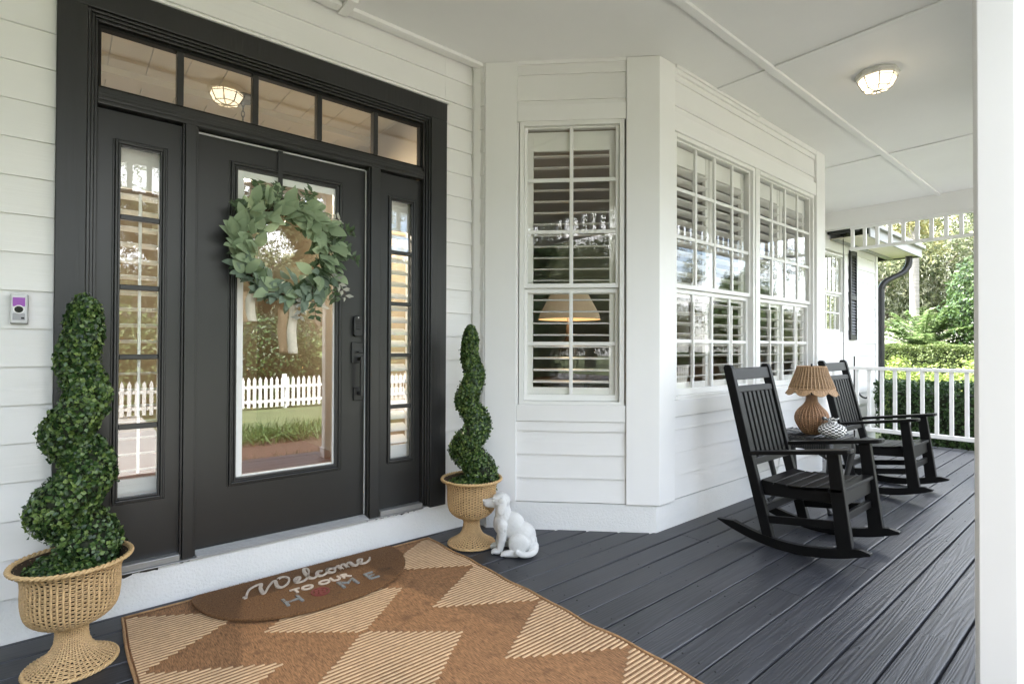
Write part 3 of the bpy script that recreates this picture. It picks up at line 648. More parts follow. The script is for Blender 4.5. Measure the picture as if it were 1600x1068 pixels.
# ================================================================== PLANTATION SHUTTERS
def shutter(F, u0, u1, z0, z1, v, label, zdiv=1.612, pitch=.0755, tilt=12, rods=True, sw=.045, top=.13, bot=.075):
    (ox, oy), (ux, uy), (nx, ny) = F
    t = thing('plantation_shutter', (ox+ux*(u0+u1)/2+nx*v, oy+uy*(u0+u1)/2+ny*v, z0), label, 'shutter', 'louvred shutters inside the windows')
    m = MB(); m.fbox(F, u0, u0+sw, v-.028, v, z0, z1); m.fbox(F, u1-sw, u1, v-.028, v, z0, z1); m.build('stile', M['shutter'], t, .002)
    zz = [(z0, z0+bot), (z1-top, z1)] + ([(zdiv-.028, zdiv+.028)] if zdiv else [])
    m = MB()
    for a, b in zz: m.fbox(F, u0+sw, u1-sw, v-.026, v-.002, a, b)
    m.build('rail', M['shutter'], t, .002)
    secs = [(z0+bot, zdiv-.028), (zdiv+.028, z1-top)] if zdiv else [(z0+bot, z1-top)]
    L = u1-u0-2*sw-.006; prof = []
    for k in range(10):
        a = 2*math.pi*k/10; prof.append((.041*math.cos(a), .0058*math.sin(a)))
    c, s = math.cos(R(tilt)), math.sin(R(tilt)); me = MB(); P = []
    for u in (-L/2, L/2): P += [(ux*u+nx*(p*c-q*s), uy*u+ny*(p*c-q*s), p*s+q*c) for p, q in prof]
    me.add(P, [tuple(range(9, -1, -1)), tuple(range(10, 20))]+[(i, (i+1) % 10, 10+(i+1) % 10, 10+i) for i in range(10)])
    lm = me.mesh('louver'); uc = (u0+u1)/2
    for a, b in secs:
        n = max(1, int(round((b-a)/pitch))); st = (b-a)/n
        for i in range(n): link_mesh('louver', lm, M['shutter'], t, (ox+ux*uc+nx*(v-.014), oy+uy*uc+ny*(v-.014), a+st*(i+.5)))
        if rods: r = MB(); r.fbox(F, uc-.006, uc+.006, v+.030, v+.040, a+st*.4, b-st*.4); r.build('tilt_rod', M['shutter'], t)
    return t
shutter(FD, .492, 1.102, .87, 2.70, -.066, 'white louvred shutter behind the narrow window', tilt=-7, rods=False, pitch=.0755)
bw = [(3.235, 3.780, 'white louvred shutter in the left half of the wide window nearest the narrow window'), (3.790, 4.335, 'white louvred shutter behind the rocking chair beside the window mullion'),
      (4.470, 5.010, 'white louvred shutter just right of the window mullion, above the table lamp'), (5.020, 5.560, 'white louvred shutter at the far end of the wide bay window')]
for a, b, lb in bw: shutter(FB, a, b, .895, 2.66, -.066, lb, tilt=12, pitch=.077)
shutter(FE, .175, .372, .500, 2.165, -.098, 'narrow white louvred shutter in the left side light beside the spiral topiary', tilt=8, rods=True, sw=.022, zdiv=None, top=.20, bot=.09)
shutter(FE, 1.545, 1.735, .500, 2.165, -.098, 'narrow white louvred shutter in the right side light beside the door handle', tilt=-32, rods=False, sw=.022, zdiv=None, top=.20, bot=.09)

# ================================================================== INTERIOR LAMPS
def bulb(name, loc, e, col, parent, r=.05):
    l = bpy.data.lights.new(name, 'POINT'); l.energy = e; l.color = col; l.shadow_soft_size = r
    o = bpy.data.objects.new(name, l); COL.objects.link(o); o.parent = parent; o.location = Vector(loc)-wloc(parent); return o
pl = thing('pendant_light', (.97, 4.15, 3.0), 'dark hanging hall lantern with a round canopy and chain, seen through the transom', 'pendant light')
MB().lathe([(0, 0), (.085, 0), (.085, -.012), (.06, -.03), (.0, -.034)], 24, (.97, 4.15, 2.999)).build('canopy', M['hardware'], pl, smooth=False)
ch = MB()
for i in range(11):
    z = 2.955-.038*i; a = (i % 2)*math.pi/2
    ch.tube([(.97+.011*math.cos(a)*math.cos(t), 4.15+.011*math.sin(a)*math.cos(t), z+.025*math.sin(t)) for t in np.linspace(0, 2*math.pi, 11)], .0032, 5)
ch.build('chain', M['hardware'], pl)
MB().lathe([(.012, .30), (.10, .22), (.13, .02), (.10, 0)], 6, (.97, 4.15, 2.42)).build('lantern_frame', M['hardware'], pl)
MB().lathe([(.0, .21), (.085, .20), (.115, .03), (.0, .02)], 6, (.97, 4.15, 2.41)).build('lantern_glass', M['bulb'], pl)
bulb('hall_bulb', (.97, 4.15, 2.40), 27, (1, .89, .72), pl, .02)
tl = thing('table_lamp', (3.36, 3.22, .95), 'lit lamp with a tan fabric shade inside, behind the narrow window', 'table lamp', None)
MB().lathe([(.27, 0), (.255, .05), (.19, .17), (.12, .30)], 20, (3.36, 3.22, 1.46)).build('lamp_shade', M['warmshade'], tl, smooth=True)
MB().lathe([(.0, 0), (.09, 0), (.09, .03), (.03, .05), (.08, .15), (.09, .24), (.03, .36), (.015, .52), (0, .52)], 20, (3.36, 3.22, .951)).build('lamp_base', M['furniture'], tl, smooth=True)
bulb('shade_bulb', (3.36, 3.22, 1.53), .6, (1, .72, .42), tl, .04)
ct = thing('console_table', (3.4, 3.3, .17), 'dark wooden table carrying the lit lamp inside the narrow window', 'table')
MB().box(2.9, 3.95, 3.05, 3.55, .91, .95).build('table_top', M['furniture'], ct, .004)
for a in (2.93, 3.88):
    for b in (3.08, 3.48): MB().box(a, a+.04, b, b+.04, .171, .909).build('leg', M['furniture'], ct)

# ================================================================== PORCH CEILING LIGHTS
def ceiling_light(x, y, label, rot):
    t = thing('ceiling_light', (x, y, CZ), label, 'ceiling light', 'faceted ceiling lights on the porch')
    n = 8; ph = rot
    MB().lathe([(0, 0), (.128, 0), (.134, -.012), (.134, -.030), (.118, -.040), (.0, -.040)], n, (x, y, CZ-.0008), ph).build('base_plate', M['fixture'], t, .002)
    MB().lathe([(.108, -.0405), (.112, -.055), (.082, -.112), (.060, -.120), (0, -.121)], n, (x, y, CZ), ph).build('glass_shade', M['bulb'], t)
    c = MB()
    for j in range(n):
        a = ph+2*math.pi*j/n
        c.tube([(x+r*math.cos(a), y+r*math.sin(a), CZ+z) for r, z in ((.120, -.041), (.1155, -.057), (.0855, -.115), (.045, -.127), (.0, -.127))], .0040, 6)
    for r, z in ((.085, -.115), (.117, -.055)):
        c.tube([(x+r*math.cos(ph+2*math.pi*j/n), y+r*math.sin(ph+2*math.pi*j/n), CZ+z) for j in range(n+1)], .0032, 6)
    c.build('cage', M['cage'], t)
    pass
ceiling_light(4.35, 1.20, 'white faceted porch ceiling light, lit, over the rocking chairs', R(22.5))
ceiling_light(.92, 1.66, 'white faceted porch ceiling light over the door mat, mirrored in the transom', R(22.5))

# ================================================================== ROCKING CHAIRS
def chair(x0, y0, label):
    """x0 centre, y0 centre; sits facing -Y"""
    t = thing('rocking_chair', (x0, y0, 0), label, 'rocking chair', 'black slatted rocking chairs on the porch')
    X = x0; Y = y0-1.35
    def b(m, n, bev=.004): return m.build(n, M['chair'], t, bev)
    for s in (-1, 1):
        xa, xb = (X+s*.285-.0, X+s*.285+.038) if s < 0 else (X+.285-.038, X+.285)
        xa, xb = (X-.285, X-.245) if s < 0 else (X+.245, X+.285)
        # rocker: curved plank on edge
        top = []; bot = []
        for i in range(17):
            q = i/16; y = .955+.875*q; z = .5*(y-1.405)**2
            h = .056*min(1, .25+q*9, .12+(1-q)*7); bot.append((y+Y, z+.001)); top.append((y+Y, z+.001+h))
        b(MB().prism(bot+top[::-1], xa, xb, 'x'), 'rocker', .003)
        # front leg, sits on the rocker
        b(MB().prism([(1.040+Y, .118), (1.118+Y, .088), (1.170+Y, .622), (1.108+Y, .632)], xa, xb, 'x'), 'front_leg')
        # rear post
        pts = [(1.468, .062), (1.535, .066), (1.662, .560), (1.788, 1.092), (1.776, 1.108), (1.742, 1.108), (1.728, 1.085), (1.602, .560)]
        b(MB().prism([(y+Y, z) for y, z in pts], xa, xb, 'x'), 'back_post')
        # arm
        yy = [1.062, 1.045, 1.042, 1.052]; ax0, ax1 = (X-.318, X-.218) if s < 0 else (X+.218, X+.318)
        def az(y): return .650-(y-1.05)*.163
        pr = [(ax0+.02, 1.042), (ax1-.02, 1.042), (ax1-.004, 1.052), (ax1, 1.075), (ax1-(.03 if s < 0 else 0), 1.60), (ax0+(.03 if s > 0 else 0), 1.60), (ax0, 1.075), (ax0+.004, 1.052)]
        m = MB(); n = len(pr)
        m.add([(px, py+Y, az(py)-.0115) for px, py in pr]+[(px, py+Y, az(py)+.0115) for px, py in pr], [tuple(range(n-1, -1, -1)), tuple(range(n, 2*n))]+[(i, (i+1) % n, n+(i+1) % n, n+i) for i in range(n)])
        b(m, 'arm', .004)
        # arm bracket, seat rail and stretcher on each side
        xi0, xi1 = (xb+.001, xb+.027) if s < 0 else (xa-.027, xa-.001)
        sr = [(1.135, .425), (1.30, .398), (1.45, .380), (1.57, .377), (1.57, .300), (1.14, .335)]
        b(MB().prism([(y+Y, z) for y, z in sr], xi0, xi1, 'x'), 'seat_rail')
        b(MB().beam(((xa+xb)/2, 1.128+Y, .225), ((xa+xb)/2, 1.50+Y, .165), .024, .045), 'stretcher')
    xl, xr = X-.243, X+.243
    b(MB().prism([(1.098+Y, .325), (1.122+Y, .325), (1.130+Y, .428), (1.106+Y, .428)], xl-.002, xr+.002, 'x'), 'seat_apron')
    b(MB().box(xl, xr, 1.098+Y, 1.122+Y, .232, .278), 'stretcher'); b(MB().box(xl, xr, 1.52+Y, 1.545+Y, .200, .245), 'stretcher')
    # seat slats following a shallow scoop
    sy = [1.085+.0795*i for i in range(7)]
    def sz(y): return .444-.30*(y-1.085)+.42*(y-1.085)**2 - (.012*max(0, (1.13-y)/.045))
    for i in range(6):
        a, c = sy[i]+.003, sy[i+1]-.003; w = .262 if i else .285
        m = MB().prism([(a+Y, sz(a)-.022), (c+Y, sz(c)-.022), (c+Y, sz(c)), ((a+c)/2+Y, sz((a+c)/2)-.0005), (a+Y, sz(a))], X-w if not i else X-.244, X+w if not i else X+.244, 'x')
        b(m, 'seat_slat', .004)
    # back: crest rail, second rail, low rail, eight vertical slats
    def by(z): return 1.505+(z-.06)*.2385
    def rail(z0, z1, n, th=.026):
        b(MB().prism([(by(z0)-th/2+Y, z0), (by(z0)+th/2+Y, z0), (by(z1)+th/2+Y, z1), (by(z1)-th/2+Y, z1)], xl-.001, xr+.001, 'x'), n)
    rail(1.010, 1.086, 'crest_rail'); rail(.930, .970, 'back_rail'); rail(.478, .520, 'back_rail')
    for i in range(8):
        xc = X-.2135+.061*i; z0, z1 = .5205, .9295
        b(MB().prism([(by(z0)-.009+Y, z0), (by(z0)+.009+Y, z0), (by(z1)+.009+Y, z1), (by(z1)-.009+Y, z1)], xc-.019, xc+.019, 'x'), 'back_slat', .003)
    return t
c1 = chair(3.605, 1.35, 'black slatted rocking chair nearest the camera, in front of the wide window')
c2 = dup_tree(c1, (5.50, 1.47, 0)); c2['label'] = 'black slatted rocking chair farther back, between the lamp table and the railing'

# ================================================================== LAMP TABLE, LAMP, CHECKED BUNDLE
tx, ty = 4.50, 1.70
tb = thing('side_table', (tx, ty, 0), 'small black wicker side table with curved legs between the rocking chairs', 'table')
def rrect(w, r, n=5):
    return [(tx+sx*(w-r)+r*math.cos(a), ty+sy*(w-r)+r*math.sin(a)) for sx, sy, a0 in ((1, 1, 0), (-1, 1, 90), (-1, -1, 180), (1, -1, 270)) for a in [R(a0+90*i/n) for i in range(n+1)]]
MB().prism(rrect(.245, .06), .522, .545, 'z').build('table_top', M['tableblk'], tb, .006)
tt = MB()
for i in range(14): tt.tube([(tx-.235, ty-.225+.0346*i, .548), (tx+.235, ty-.225+.0346*i, .548)], .006, 5)
tt.build('woven_surface', M['tableblk'], tb)
ap = MB()
for sx, sy in ((1, 0), (-1, 0), (0, 1), (0, -1)):
    for i in range(24):
        q = -1+2*(i+.5)/24; h = .05+.06*abs(q)**2.2
        px, py = (tx+sx*.222, ty+q*.19) if sx else (tx+q*.19, ty+sy*.222)
        ap.box(px-.0065, px+.0065, py-.0065, py+.0065, .521-h, .521)
    e = [(-1+2*i/14) for i in range(15)]
    ap.tube([((tx+sx*.222) if sx else tx+q*.2, ty+q*.2 if sx else ty+sy*.222, .521-.05-.06*abs(q)**2.2) for q in e], .009, 6)
ap.build('apron', M['tableblk'], tb)
for sx in (1, -1):
    for sy in (1, -1):
        p = [(tx+sx*a, ty+sy*a, z) for a, z in ((.205, .52), (.222, .44), (.215, .36), (.190, .20), (.188, .09), (.205, .035), (.225, .012))]
        p = smooth_pts(p, 4); k = len(p)
        MB().tube(p, [.030-.016*min(1, i/(k*.7))+(.006 if i > k-4 else 0) for i in range(k)], 8).build('leg', M['tableblk'], tb, smooth=True)
def woven(prof, c, dr, n, amp, sr, ribs=0, scallop=None, rrib=.0035):
    """rows of round strands weaving in and out of upright stakes, over a profile of (radius, height)"""
    L = [0]
    for (a, b), (d, e) in zip(prof[:-1], prof[1:]): L.append(L[-1]+math.hypot(d-a, e-b))
    def at(s):
        for i in range(len(L)-1):
            if s <= L[i+1]:
                t = (s-L[i])/(L[i+1]-L[i]+1e-9); return prof[i][0]+(prof[i+1][0]-prof[i][0])*t, prof[i][1]+(prof[i+1][1]-prof[i][1])*t
        return prof[-1]
    rows = int(L[-1]/dr); V = []; Fc = []; K = n*3
    th = np.arange(K)*2*np.pi/K
    for i in range(rows+1):
        s = L[-1]*i/rows; r, z = at(s); r2, z2 = at(min(L[-1], s+.002)); r1, z1 = at(max(0, s-.002))
        tr_, tz = r2-r1, z2-z1; q = math.hypot(tr_, tz)+1e-9; tr_, tz = tr_/q, tz/q; nr, nz_ = tz, -tr_
        o = amp*rng.uniform(.8, 1.2)*np.cos(n/2*th+math.pi*i)+rng.normal(0, .00035, K)+rng.normal(0, .0004); z += rng.normal(0, .0004); ring = []
        for a, b in ((sr*.9, 0), (0, sr), (-sr*.9, 0), (0, -sr)):
            rr = r+nr*(a+o)+tr_*b; zz = z+nz_*(a+o)+tz*b
            ring.append(np.stack([c[0]+rr*np.cos(th), c[1]+rr*np.sin(th), c[2]+zz], 1))
        base = len(V)*0+sum(len(v) for v in V); V.append(np.concatenate(ring))
        j = np.arange(K); j2 = (j+1) % K
        for a in range(4):
            b = (a+1) % 4
            Fc.append(np.stack([base+a*K+j, base+a*K+j2, base+b*K+j2, base+b*K+j], 1))
    V = np.concatenate(V); Fc = np.concatenate(Fc)
    return V, Fc
def woven_obj(name, prof, c, dr, n, amp, sr, mk, parent):
    V, Fc = woven(prof, (0, 0, 0), dr, n, amp, sr); me = np_mesh(name, V, Fc); return link_mesh(name, me, M[mk], parent, c, 0, True)
def sprof(p, k=8):
    q = smooth_pts([(r, 0, z) for r, z in p], k); return [(max(.0005, v.x), v.z) for v in q]
lz = .553
lamp = thing('wicker_lamp', (tx-.02, ty-.02, lz), 'brown wicker table lamp with a scalloped wicker shade on the side table', 'table lamp')
bodyp = sprof([(.052, .001), (.078, .03), (.108, .085), (.116, .13), (.100, .175), (.062, .215), (.038, .25), (.034, .285), (.036, .30)], 5)
MB().lathe([(0, .001)]+[(r*.95, z) for r, z in bodyp], 28, (tx-.02, ty-.02, lz)).build('lamp_body', M['liner'], lamp, smooth=True)
woven_obj('woven_body', bodyp, (tx-.02, ty-.02, lz), .0092, 44, .0022, .0036, 'rattan', lamp)
rb = MB()
for j in range(28):
    a = 2*math.pi*j/28; rb.tube([(tx-.02+(r+.002)*math.cos(a), ty-.02+(r+.002)*math.sin(a), lz+z) for r, z in bodyp[::3]], .0048, 5, False)
rb.build('rib', M['rattan'], lamp, smooth=True)
# shade: upright ribs, thin horizontal weave, scalloped lower band
sx0, sy0 = tx-.02, ty-.02
shp = [(.098, .520), (.118, .455), (.140, .400), (.158, .350)]
shade = woven_obj('lamp_shade', shp[::-1], (sx0, sy0, lz), .0080, 56, .0016, .0030, 'shade', lamp)
MB().lathe([(.0945, .520), (.154, .350)], 40, (sx0, sy0, lz)).build('shade_lining', M['liner'], lamp, smooth=True)
sc = MB(); N = 108; vs = []; fs = []
for j in range(N):
    a = 2*math.pi*j/N; d = abs(math.sin(a*4.5))**.7
    for q in (0, 1):
        z = .350-q*(.012+.034*d); r = .158+(.350-z)*.55; vs.append((sx0+r*math.cos(a), sy0+r*math.sin(a), lz+z))
for j in range(N): k = (j+1) % N; fs.append((2*j, 2*j+1, 2*k+1, 2*k))
sc.add(vs, fs); sco = sc.build('scalloped_edge', M['shade'], lamp); so_ = sco.modifiers.new('thick', 'SOLIDIFY'); so_.thickness = .004
ed = MB(); ed.tube([vs[2*j+1] for j in range(N)]+[vs[1]], .0042, 6, False); ed.tube([(sx0+.1*math.cos(2*math.pi*j/48), sy0+.1*math.sin(2*math.pi*j/48), lz+.522) for j in range(49)], .0055, 6, False)
ed.tube([(sx0+.16*math.cos(2*math.pi*j/48), sy0+.16*math.sin(2*math.pi*j/48), lz+.352) for j in range(49)], .0045, 6, False)
for j in range(N):
    if j % 2 == 0: ed.tube([vs[2*j], vs[2*j+1]], .0026, 5, False)
ed.build('shade_binding', M['shade'], lamp, smooth=True)
rb = MB()
for j in range(36):
    a = 2*math.pi*j/36; rb.tube([(sx0+(r+.003)*math.cos(a), sy0+(r+.003)*math.sin(a), lz+z) for r, z in shp], .0042, 5, False)
rb.build('shade_rib', M['shade'], lamp)
MB().tube([(sx0, sy0, lz+.29), (sx0, sy0, lz+.545)], .007, 8).build('lamp_rod', M['hardware'], lamp)
cd = smooth_pts([(sx0+.03, sy0+.06, lz+.004), (4.56, 1.93, .553), (4.60, 1.955, .50), (4.58, 1.975, .25), (4.50, 1.98, .10), (4.62, 2.00, .03), (4.8, 2.03, .02)], 6)
MB().tube(cd, .0035, 6).build('cord', M['whiteplastic'], lamp, smooth=True)

# checked fabric bundle: squat pumpkin with a gathered knot
pk = thing('fabric_pumpkin', (4.385, 1.50, .553), 'black and white checked fabric pumpkin beside the wicker lamp', 'fabric pumpkin')
V = []; UV = []; Fc = []; NU, NV = 64, 22
for i in range(NV+1):
    t = i/NV; ph = math.pi*(t*.96+.02)
    for j in range(NU):
        a = 2*math.pi*j/NU; lobe = 1+.075*abs(math.cos(a*4.5))*math.sin(ph)+.02*math.sin(a*3+2)
        r = .088*math.sin(ph)**.85*lobe; z = .056-.056*math.cos(ph)*(1+.06*math.sin(2*a))
        if t > .93: r = .020+.010*math.sin(7*a); z += (t-.93)*.45
        V.append((r*math.cos(a), r*math.sin(a), z)); UV.append((j/NU, t))
for i in range(NV):
    for j in range(NU): Fc.append((i*NU+j, i*NU+(j+1) % NU, (i+1)*NU+(j+1) % NU, (i+1)*NU+j))
def uvmesh(name, V, Fc, UV, NU):
    me = bpy.data.meshes.new(name); me.from_pydata(V, [], Fc); me.update(); ul = me.uv_layers.new(name='UVMap')
    for p in me.polygons:
        us = [UV[me.loops[l].vertex_index] for l in p.loop_indices]; wrap = max(u[0] for u in us)-min(u[0] for u in us) > .5
        for l, u in zip(p.loop_indices, us): ul.data[l].uv = (u[0]+(1 if wrap and u[0] < .5 else 0), u[1])
    return me
link_mesh('body', uvmesh('body', V, Fc, UV, NU), M['check'], pk, (4.385, 1.50, .554), 0, True)
V = []; UV = []; Fc = []; K = 26; Q = 8
for i in range(K+1):           # frilled gathered top, leaning over
    a = 2*math.pi*i/K
    for j in range(Q):
        t = j/(Q-1); r = .020+.030*t+.010*t*math.sin(5*a); V.append((r*math.cos(a)-.006*t, r*math.sin(a)+.012*t, .116+.042*t-.02*t*t+.012*t*math.sin(5*a+1))); UV.append((i/K*.35, .2*t))
for i in range(K):
    for j in range(Q-1): Fc.append((i*Q+j, (i+1)*Q+j, (i+1)*Q+j+1, i*Q+j+1))
fr = link_mesh('gathered_top', uvmesh('gathered_top', V, Fc, UV, K), M['check'], pk, (4.385, 1.50, .554), 0, True); fr.modifiers.new('thick', 'SOLIDIFY').thickness = .003
MB().tube([(4.385+.023*math.cos(2*math.pi*j/20), 1.50+.023*math.sin(2*math.pi*j/20), .672) for j in range(21)], .0055, 6, False).build('tie', M['whiteplastic'], pk, smooth=True)

# ================================================================== URNS AND TOPIARIES
UP = sprof([(.140, .008), (.134, .016), (.108, .032), (.076, .056), (.056, .086), (.049, .118), (.049, .147), (.066, .166), (.102, .184), (.130, .208), (.142, .240), (.147, .290), (.146, .340), (.152, .372), (.168, .392), (.181, .402)], 5)
def urn(x, y, label):
    t = thing('wicker_urn', (x, y, 0), label, 'planter', 'tan wicker urns beside the front door')
    cut = next(i for i, (r, z) in enumerate(UP) if z > .165)
    woven_obj('pedestal', UP[:cut+1], (x, y, .0), .0076, 44, .0022, .0029, 'wicker', t)
    woven_obj('bowl', UP[cut:], (x, y, .0), .0076, 52, .0027, .0029, 'wicker', t)
    MB().lathe([(r-.008, z) for r, z in UP], 40, (x, y, 0)).build('lining', M['liner'], t, smooth=True)
    rb = MB()
    for j in range(52):
        a = 2*math.pi*(j+.5)/52; rb.tube([(x+(r+.001)*math.cos(a), y+(r+.001)*math.sin(a), z) for r, z in UP[cut::3]], .0044, 5, False)
    for j in range(44):
        a = 2*math.pi*(j+.5)/44; rb.tube([(x+r*math.cos(a), y+r*math.sin(a), z) for r, z in UP[:cut+1:3]], .0030, 5, False)
    rb.build('stake', M['wicker'], t, smooth=True)
    def ring(r, z, s, nm):
        m = MB()
        for o in (0, math.pi):
            m.tube([(x+(r+s*.55*math.cos(30*a+o))*math.cos(a), y+(r+s*.55*math.cos(30*a+o))*math.sin(a), z+s*.55*math.sin(30*a+o)) for a in np.linspace(0, 2*math.pi, 181)], s*.72, 6, False)
        m.build(nm, M['wickerrim'], t, smooth=True)
    ring(.183, .405, .0080, 'rim'); ring(.141, .010, .0070, 'foot_rim')
    return t
urn(.035, 2.645, 'tan wicker urn at the left edge, in front of the left side light')
urn(1.95, 2.70, 'tan wicker urn right of the door, behind the dog statue')
def topiary(x, y, label, z0, z1, turns, ph0, off0, off1, r0, r1, seed, nleaf, lean=.0):
    global rng
    keep = rng; rng = np.random.default_rng(seed)
    t = thing('spiral_topiary', (x, y, .36), label, 'topiary', 'spiral boxwood topiaries in urns')
    MB().lathe([(0, .0), (.150, .0), (.146, .012), (0, .026)], 24, (x, y, .352)).build('moss_bed', M['soil'], t)
    K = 90; C = []; RR = []
    for i in range(K+1):
        q = i/K; a = ph0+2*math.pi*turns*q; o = off1+(off0-off1)*(1-q)**1.15; e = 1 if q < .9 else math.sqrt(max(.0, 1-((q-.9)/.1)**2))*.9+.1
        o *= min(1, (1-q)*4)
        C.append((o*math.cos(a)+lean*q*.766, o*math.sin(a)-lean*q*.643, z0+(z1-z0)*q)); RR.append((r0+(r1-r0)*q)*e)
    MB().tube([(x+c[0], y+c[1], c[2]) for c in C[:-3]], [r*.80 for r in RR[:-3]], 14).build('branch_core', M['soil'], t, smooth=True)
    C = np.array(C); RR = np.array(RR)
    i = rng.choice(K, nleaf, p=(RR[:-1]/RR[:-1].sum())); f = rng.random(nleaf)
    c = C[i]*(1-f)[:, None]+C[i+1]*f[:, None]; r = RR[i]*(1-f)+RR[i+1]*f
    a = rng.uniform(0, 2*np.pi, nleaf); el = rng.normal(0, .55, nleaf); N = np.stack([np.cos(a)*np.cos(el), np.sin(a)*np.cos(el), np.sin(el)], 1)
    r = r*(.86+.19*rng.random(nleaf)**.7+.03*np.sin(a*7+c[:, 2]*90))
    r = np.where(rng.random(nleaf) < .035, r*rng.uniform(1.06, 1.20, nleaf), r)
    P = c+N*r[:, None]+np.array([x, y, 0])
    # skirt of leaves spilling onto the moss
    k = nleaf//9; a = rng.uniform(0, 2*np.pi, k); rr = .155*np.sqrt(rng.random(k)); P2 = np.stack([x+rr*np.cos(a), y+rr*np.sin(a), z0-.04+.05*(1-rr/.16)+rng.uniform(-.012, .02, k)], 1)
    N2 = np.stack([np.cos(a)*.5, np.sin(a)*.5, np.ones(k)], 1)
    me = leaves('foliage', np.concatenate([P, P2])-np.array([x, y, .36]), np.concatenate([N, N2]), .0185, .84, .18, .55)
    o = link_mesh('foliage', me, M['topleaf'], t, (x, y, .36))
    rng = keep
il = math.atan2(.643, -.766)
topiary(.030, 2.70, 'spiral boxwood topiary in the left urn beside the doorbell', .40, 1.405, 3.4, il+R(170), .066, .006, .102, .057, 3, 15500, .045)
topiary(1.965, 2.715, 'spiral boxwood topiary in the right urn between door and bay', .40, 1.345, 3.05, il+R(150), .066, .004, .098, .046, 5, 14000, -.015)

# ================================================================== DOG STATUE
def dog():
    m = MB()
    def cap(p, q, r0, r1, k=7):
        p, q = Vector(p), Vector(q)
        for i in range(k+1): f = i/k; m.ball(p.lerp(q, f), r0+(r1-r0)*f, 14, 10)
    def el(c, r, rx=0, ry=0, rz=0): m.ball(c, r, 18, 12, (Matrix.Rotation(R(rz), 3, 'Z') @ Matrix.Rotation(R(ry), 3, 'Y') @ Matrix.Rotation(R(rx), 3, 'X')))
    el((.066, 0, .185), (.062, .058, .082), ry=-14); el((.02, 0, .165), (.075, .060, .090), ry=-38); el((-.045, 0, .100), (.085, .075, .092), ry=-40); el((-.070, 0, .070), (.070, .076, .070))
    cap((.066, 0, .225), (.074, 0, .285), .052, .044)
    hx = .082
    el((hx, 0, .314), (.058, .054, .051), ry=8); cap((hx+.035, 0, .302), (hx+.084, 0, .297), .033, .026); el((hx+.088, 0, .302), (.020, .024, .020)); el((hx+.062, 0, .283), (.034, .021, .014))
    el((hx+.107, 0, .313), (.010, .013, .009))
    el((hx+.035, .026, .336), (.016, .014, .010)); el((hx+.035, -.026, .336), (.016, .014, .010))
    for s in (1, -1): el((hx-.012, s*.053, .288), (.027, .011, .048), rx=s*14, ry=-14); el((hx-.008, s*.046, .325), (.024, .014, .018), ry=20)
    for s, dx in ((1, 0), (-1, .014)):
        cap((.070+dx, s*.040, .180), (.070+dx, s*.043, .095), .036, .027); cap((.070+dx, s*.043, .095), (.084+dx*1.2, s*.045, .028), .026, .021); el((.100+dx*1.2, s*.045, .020), (.034, .024, .0195))
        for d in (-.011, 0, .011): el((.126+dx*1.2, s*.045+d, .016), (.010, .0075, .0125))
        el((-.030, s*.066, .074), (.062, .032, .062), ry=-35); cap((-.02, s*.078, .024), (.032, s*.080, .020), .025, .021); el((.042, s*.080, .019), (.030, .024, .0185))
        for d in (-.011, 0, .011): el((.066, s*.080+d, .014), (.010, .0075, .011))
    tail = smooth_pts([(-.125, .0, .045), (-.125, .045, .030), (-.098, .085, .024), (-.058, .104, .024), (-.024, .108, .038)], 5)
    for i, p in enumerate(tail): m.ball(p, .024-.009*i/len(tail), 12, 8)
    o = link_mesh('statue_tmp', m.mesh('statue'), M['statue'], None, (0, 0, 0))
    r = o.modifiers.new('r', 'REMESH'); r.mode = 'VOXEL'; r.voxel_size = .0026; r.use_smooth_shade = True
    s = o.modifiers.new('s', 'SMOOTH'); s.factor = .5; s.iterations = 3
    dg = bpy.context.evaluated_depsgraph_get(); dg.update(); me = bpy.data.meshes.new_from_object(o.evaluated_get(dg)); bpy.data.objects.remove(o)
    me.polygons.foreach_set('use_smooth', [True]*len(me.polygons))
    r = thing('dog_statue', (0, 0, 0)); 
    b = link_mesh('body', me, M['statue'], r, (0, 0, 0))
    for s in (1, -1):
        MB().ball((hx+.046, s*.0365, .321), (.006, .0055, .0065), 12, 8).build('eye', M['statue'], r, smooth=True)
    r.location = (2.065, 2.425, .001); r.rotation_euler.z = math.atan2(.70, -.71); r.scale = (.98, .98, .965)
    tag(r, 'white cast stone puppy statue sitting beside the right urn', 'statue')
    return r
dog()

# ================================================================== RUG AND DOOR MAT
rug = thing('rug', (1.0, 1.83, 0), 'tan outdoor rug with pale striped diamonds in front of the door', 'rug')
RX0, RX1, RY0, RY1 = .208, 1.782, .74, 2.938
def rwave(x, y): return (.0035*math.sin(y*9.5+.6)*max(0, (x-1.45)/.33) if x > 1.45 else 0)+(.002*math.sin(y*8)*max(0, (.45-x)/.25) if x < .45 else 0)
NX, NY = 60, 80; V = []; Fc = []
for j in range(NY+1):
    for i in range(NX+1):
        x = RX0+(RX1-RX0)*i/NX; y = RY0+(RY1-RY0)*j/NY; xe = x+(.006*math.sin(y*11)+.004*math.sin(y*23))*max(0, (x-1.6)/.18) + (.004*math.sin(y*9))*max(0, (.35-x)/.15)
        V.append((xe, y, .0075+max(0, rwave(x, y))))
for j in range(NY):
    for i in range(NX): a = j*(NX+1)+i; Fc.append((a, a+1, a+NX+2, a+NX+1))
m = MB(); m.add(V, Fc); ro = m.build('ground_weave', M['rug'], rug, smooth=True); ro.modifiers.new('t', 'SOLIDIFY').thickness = .0065
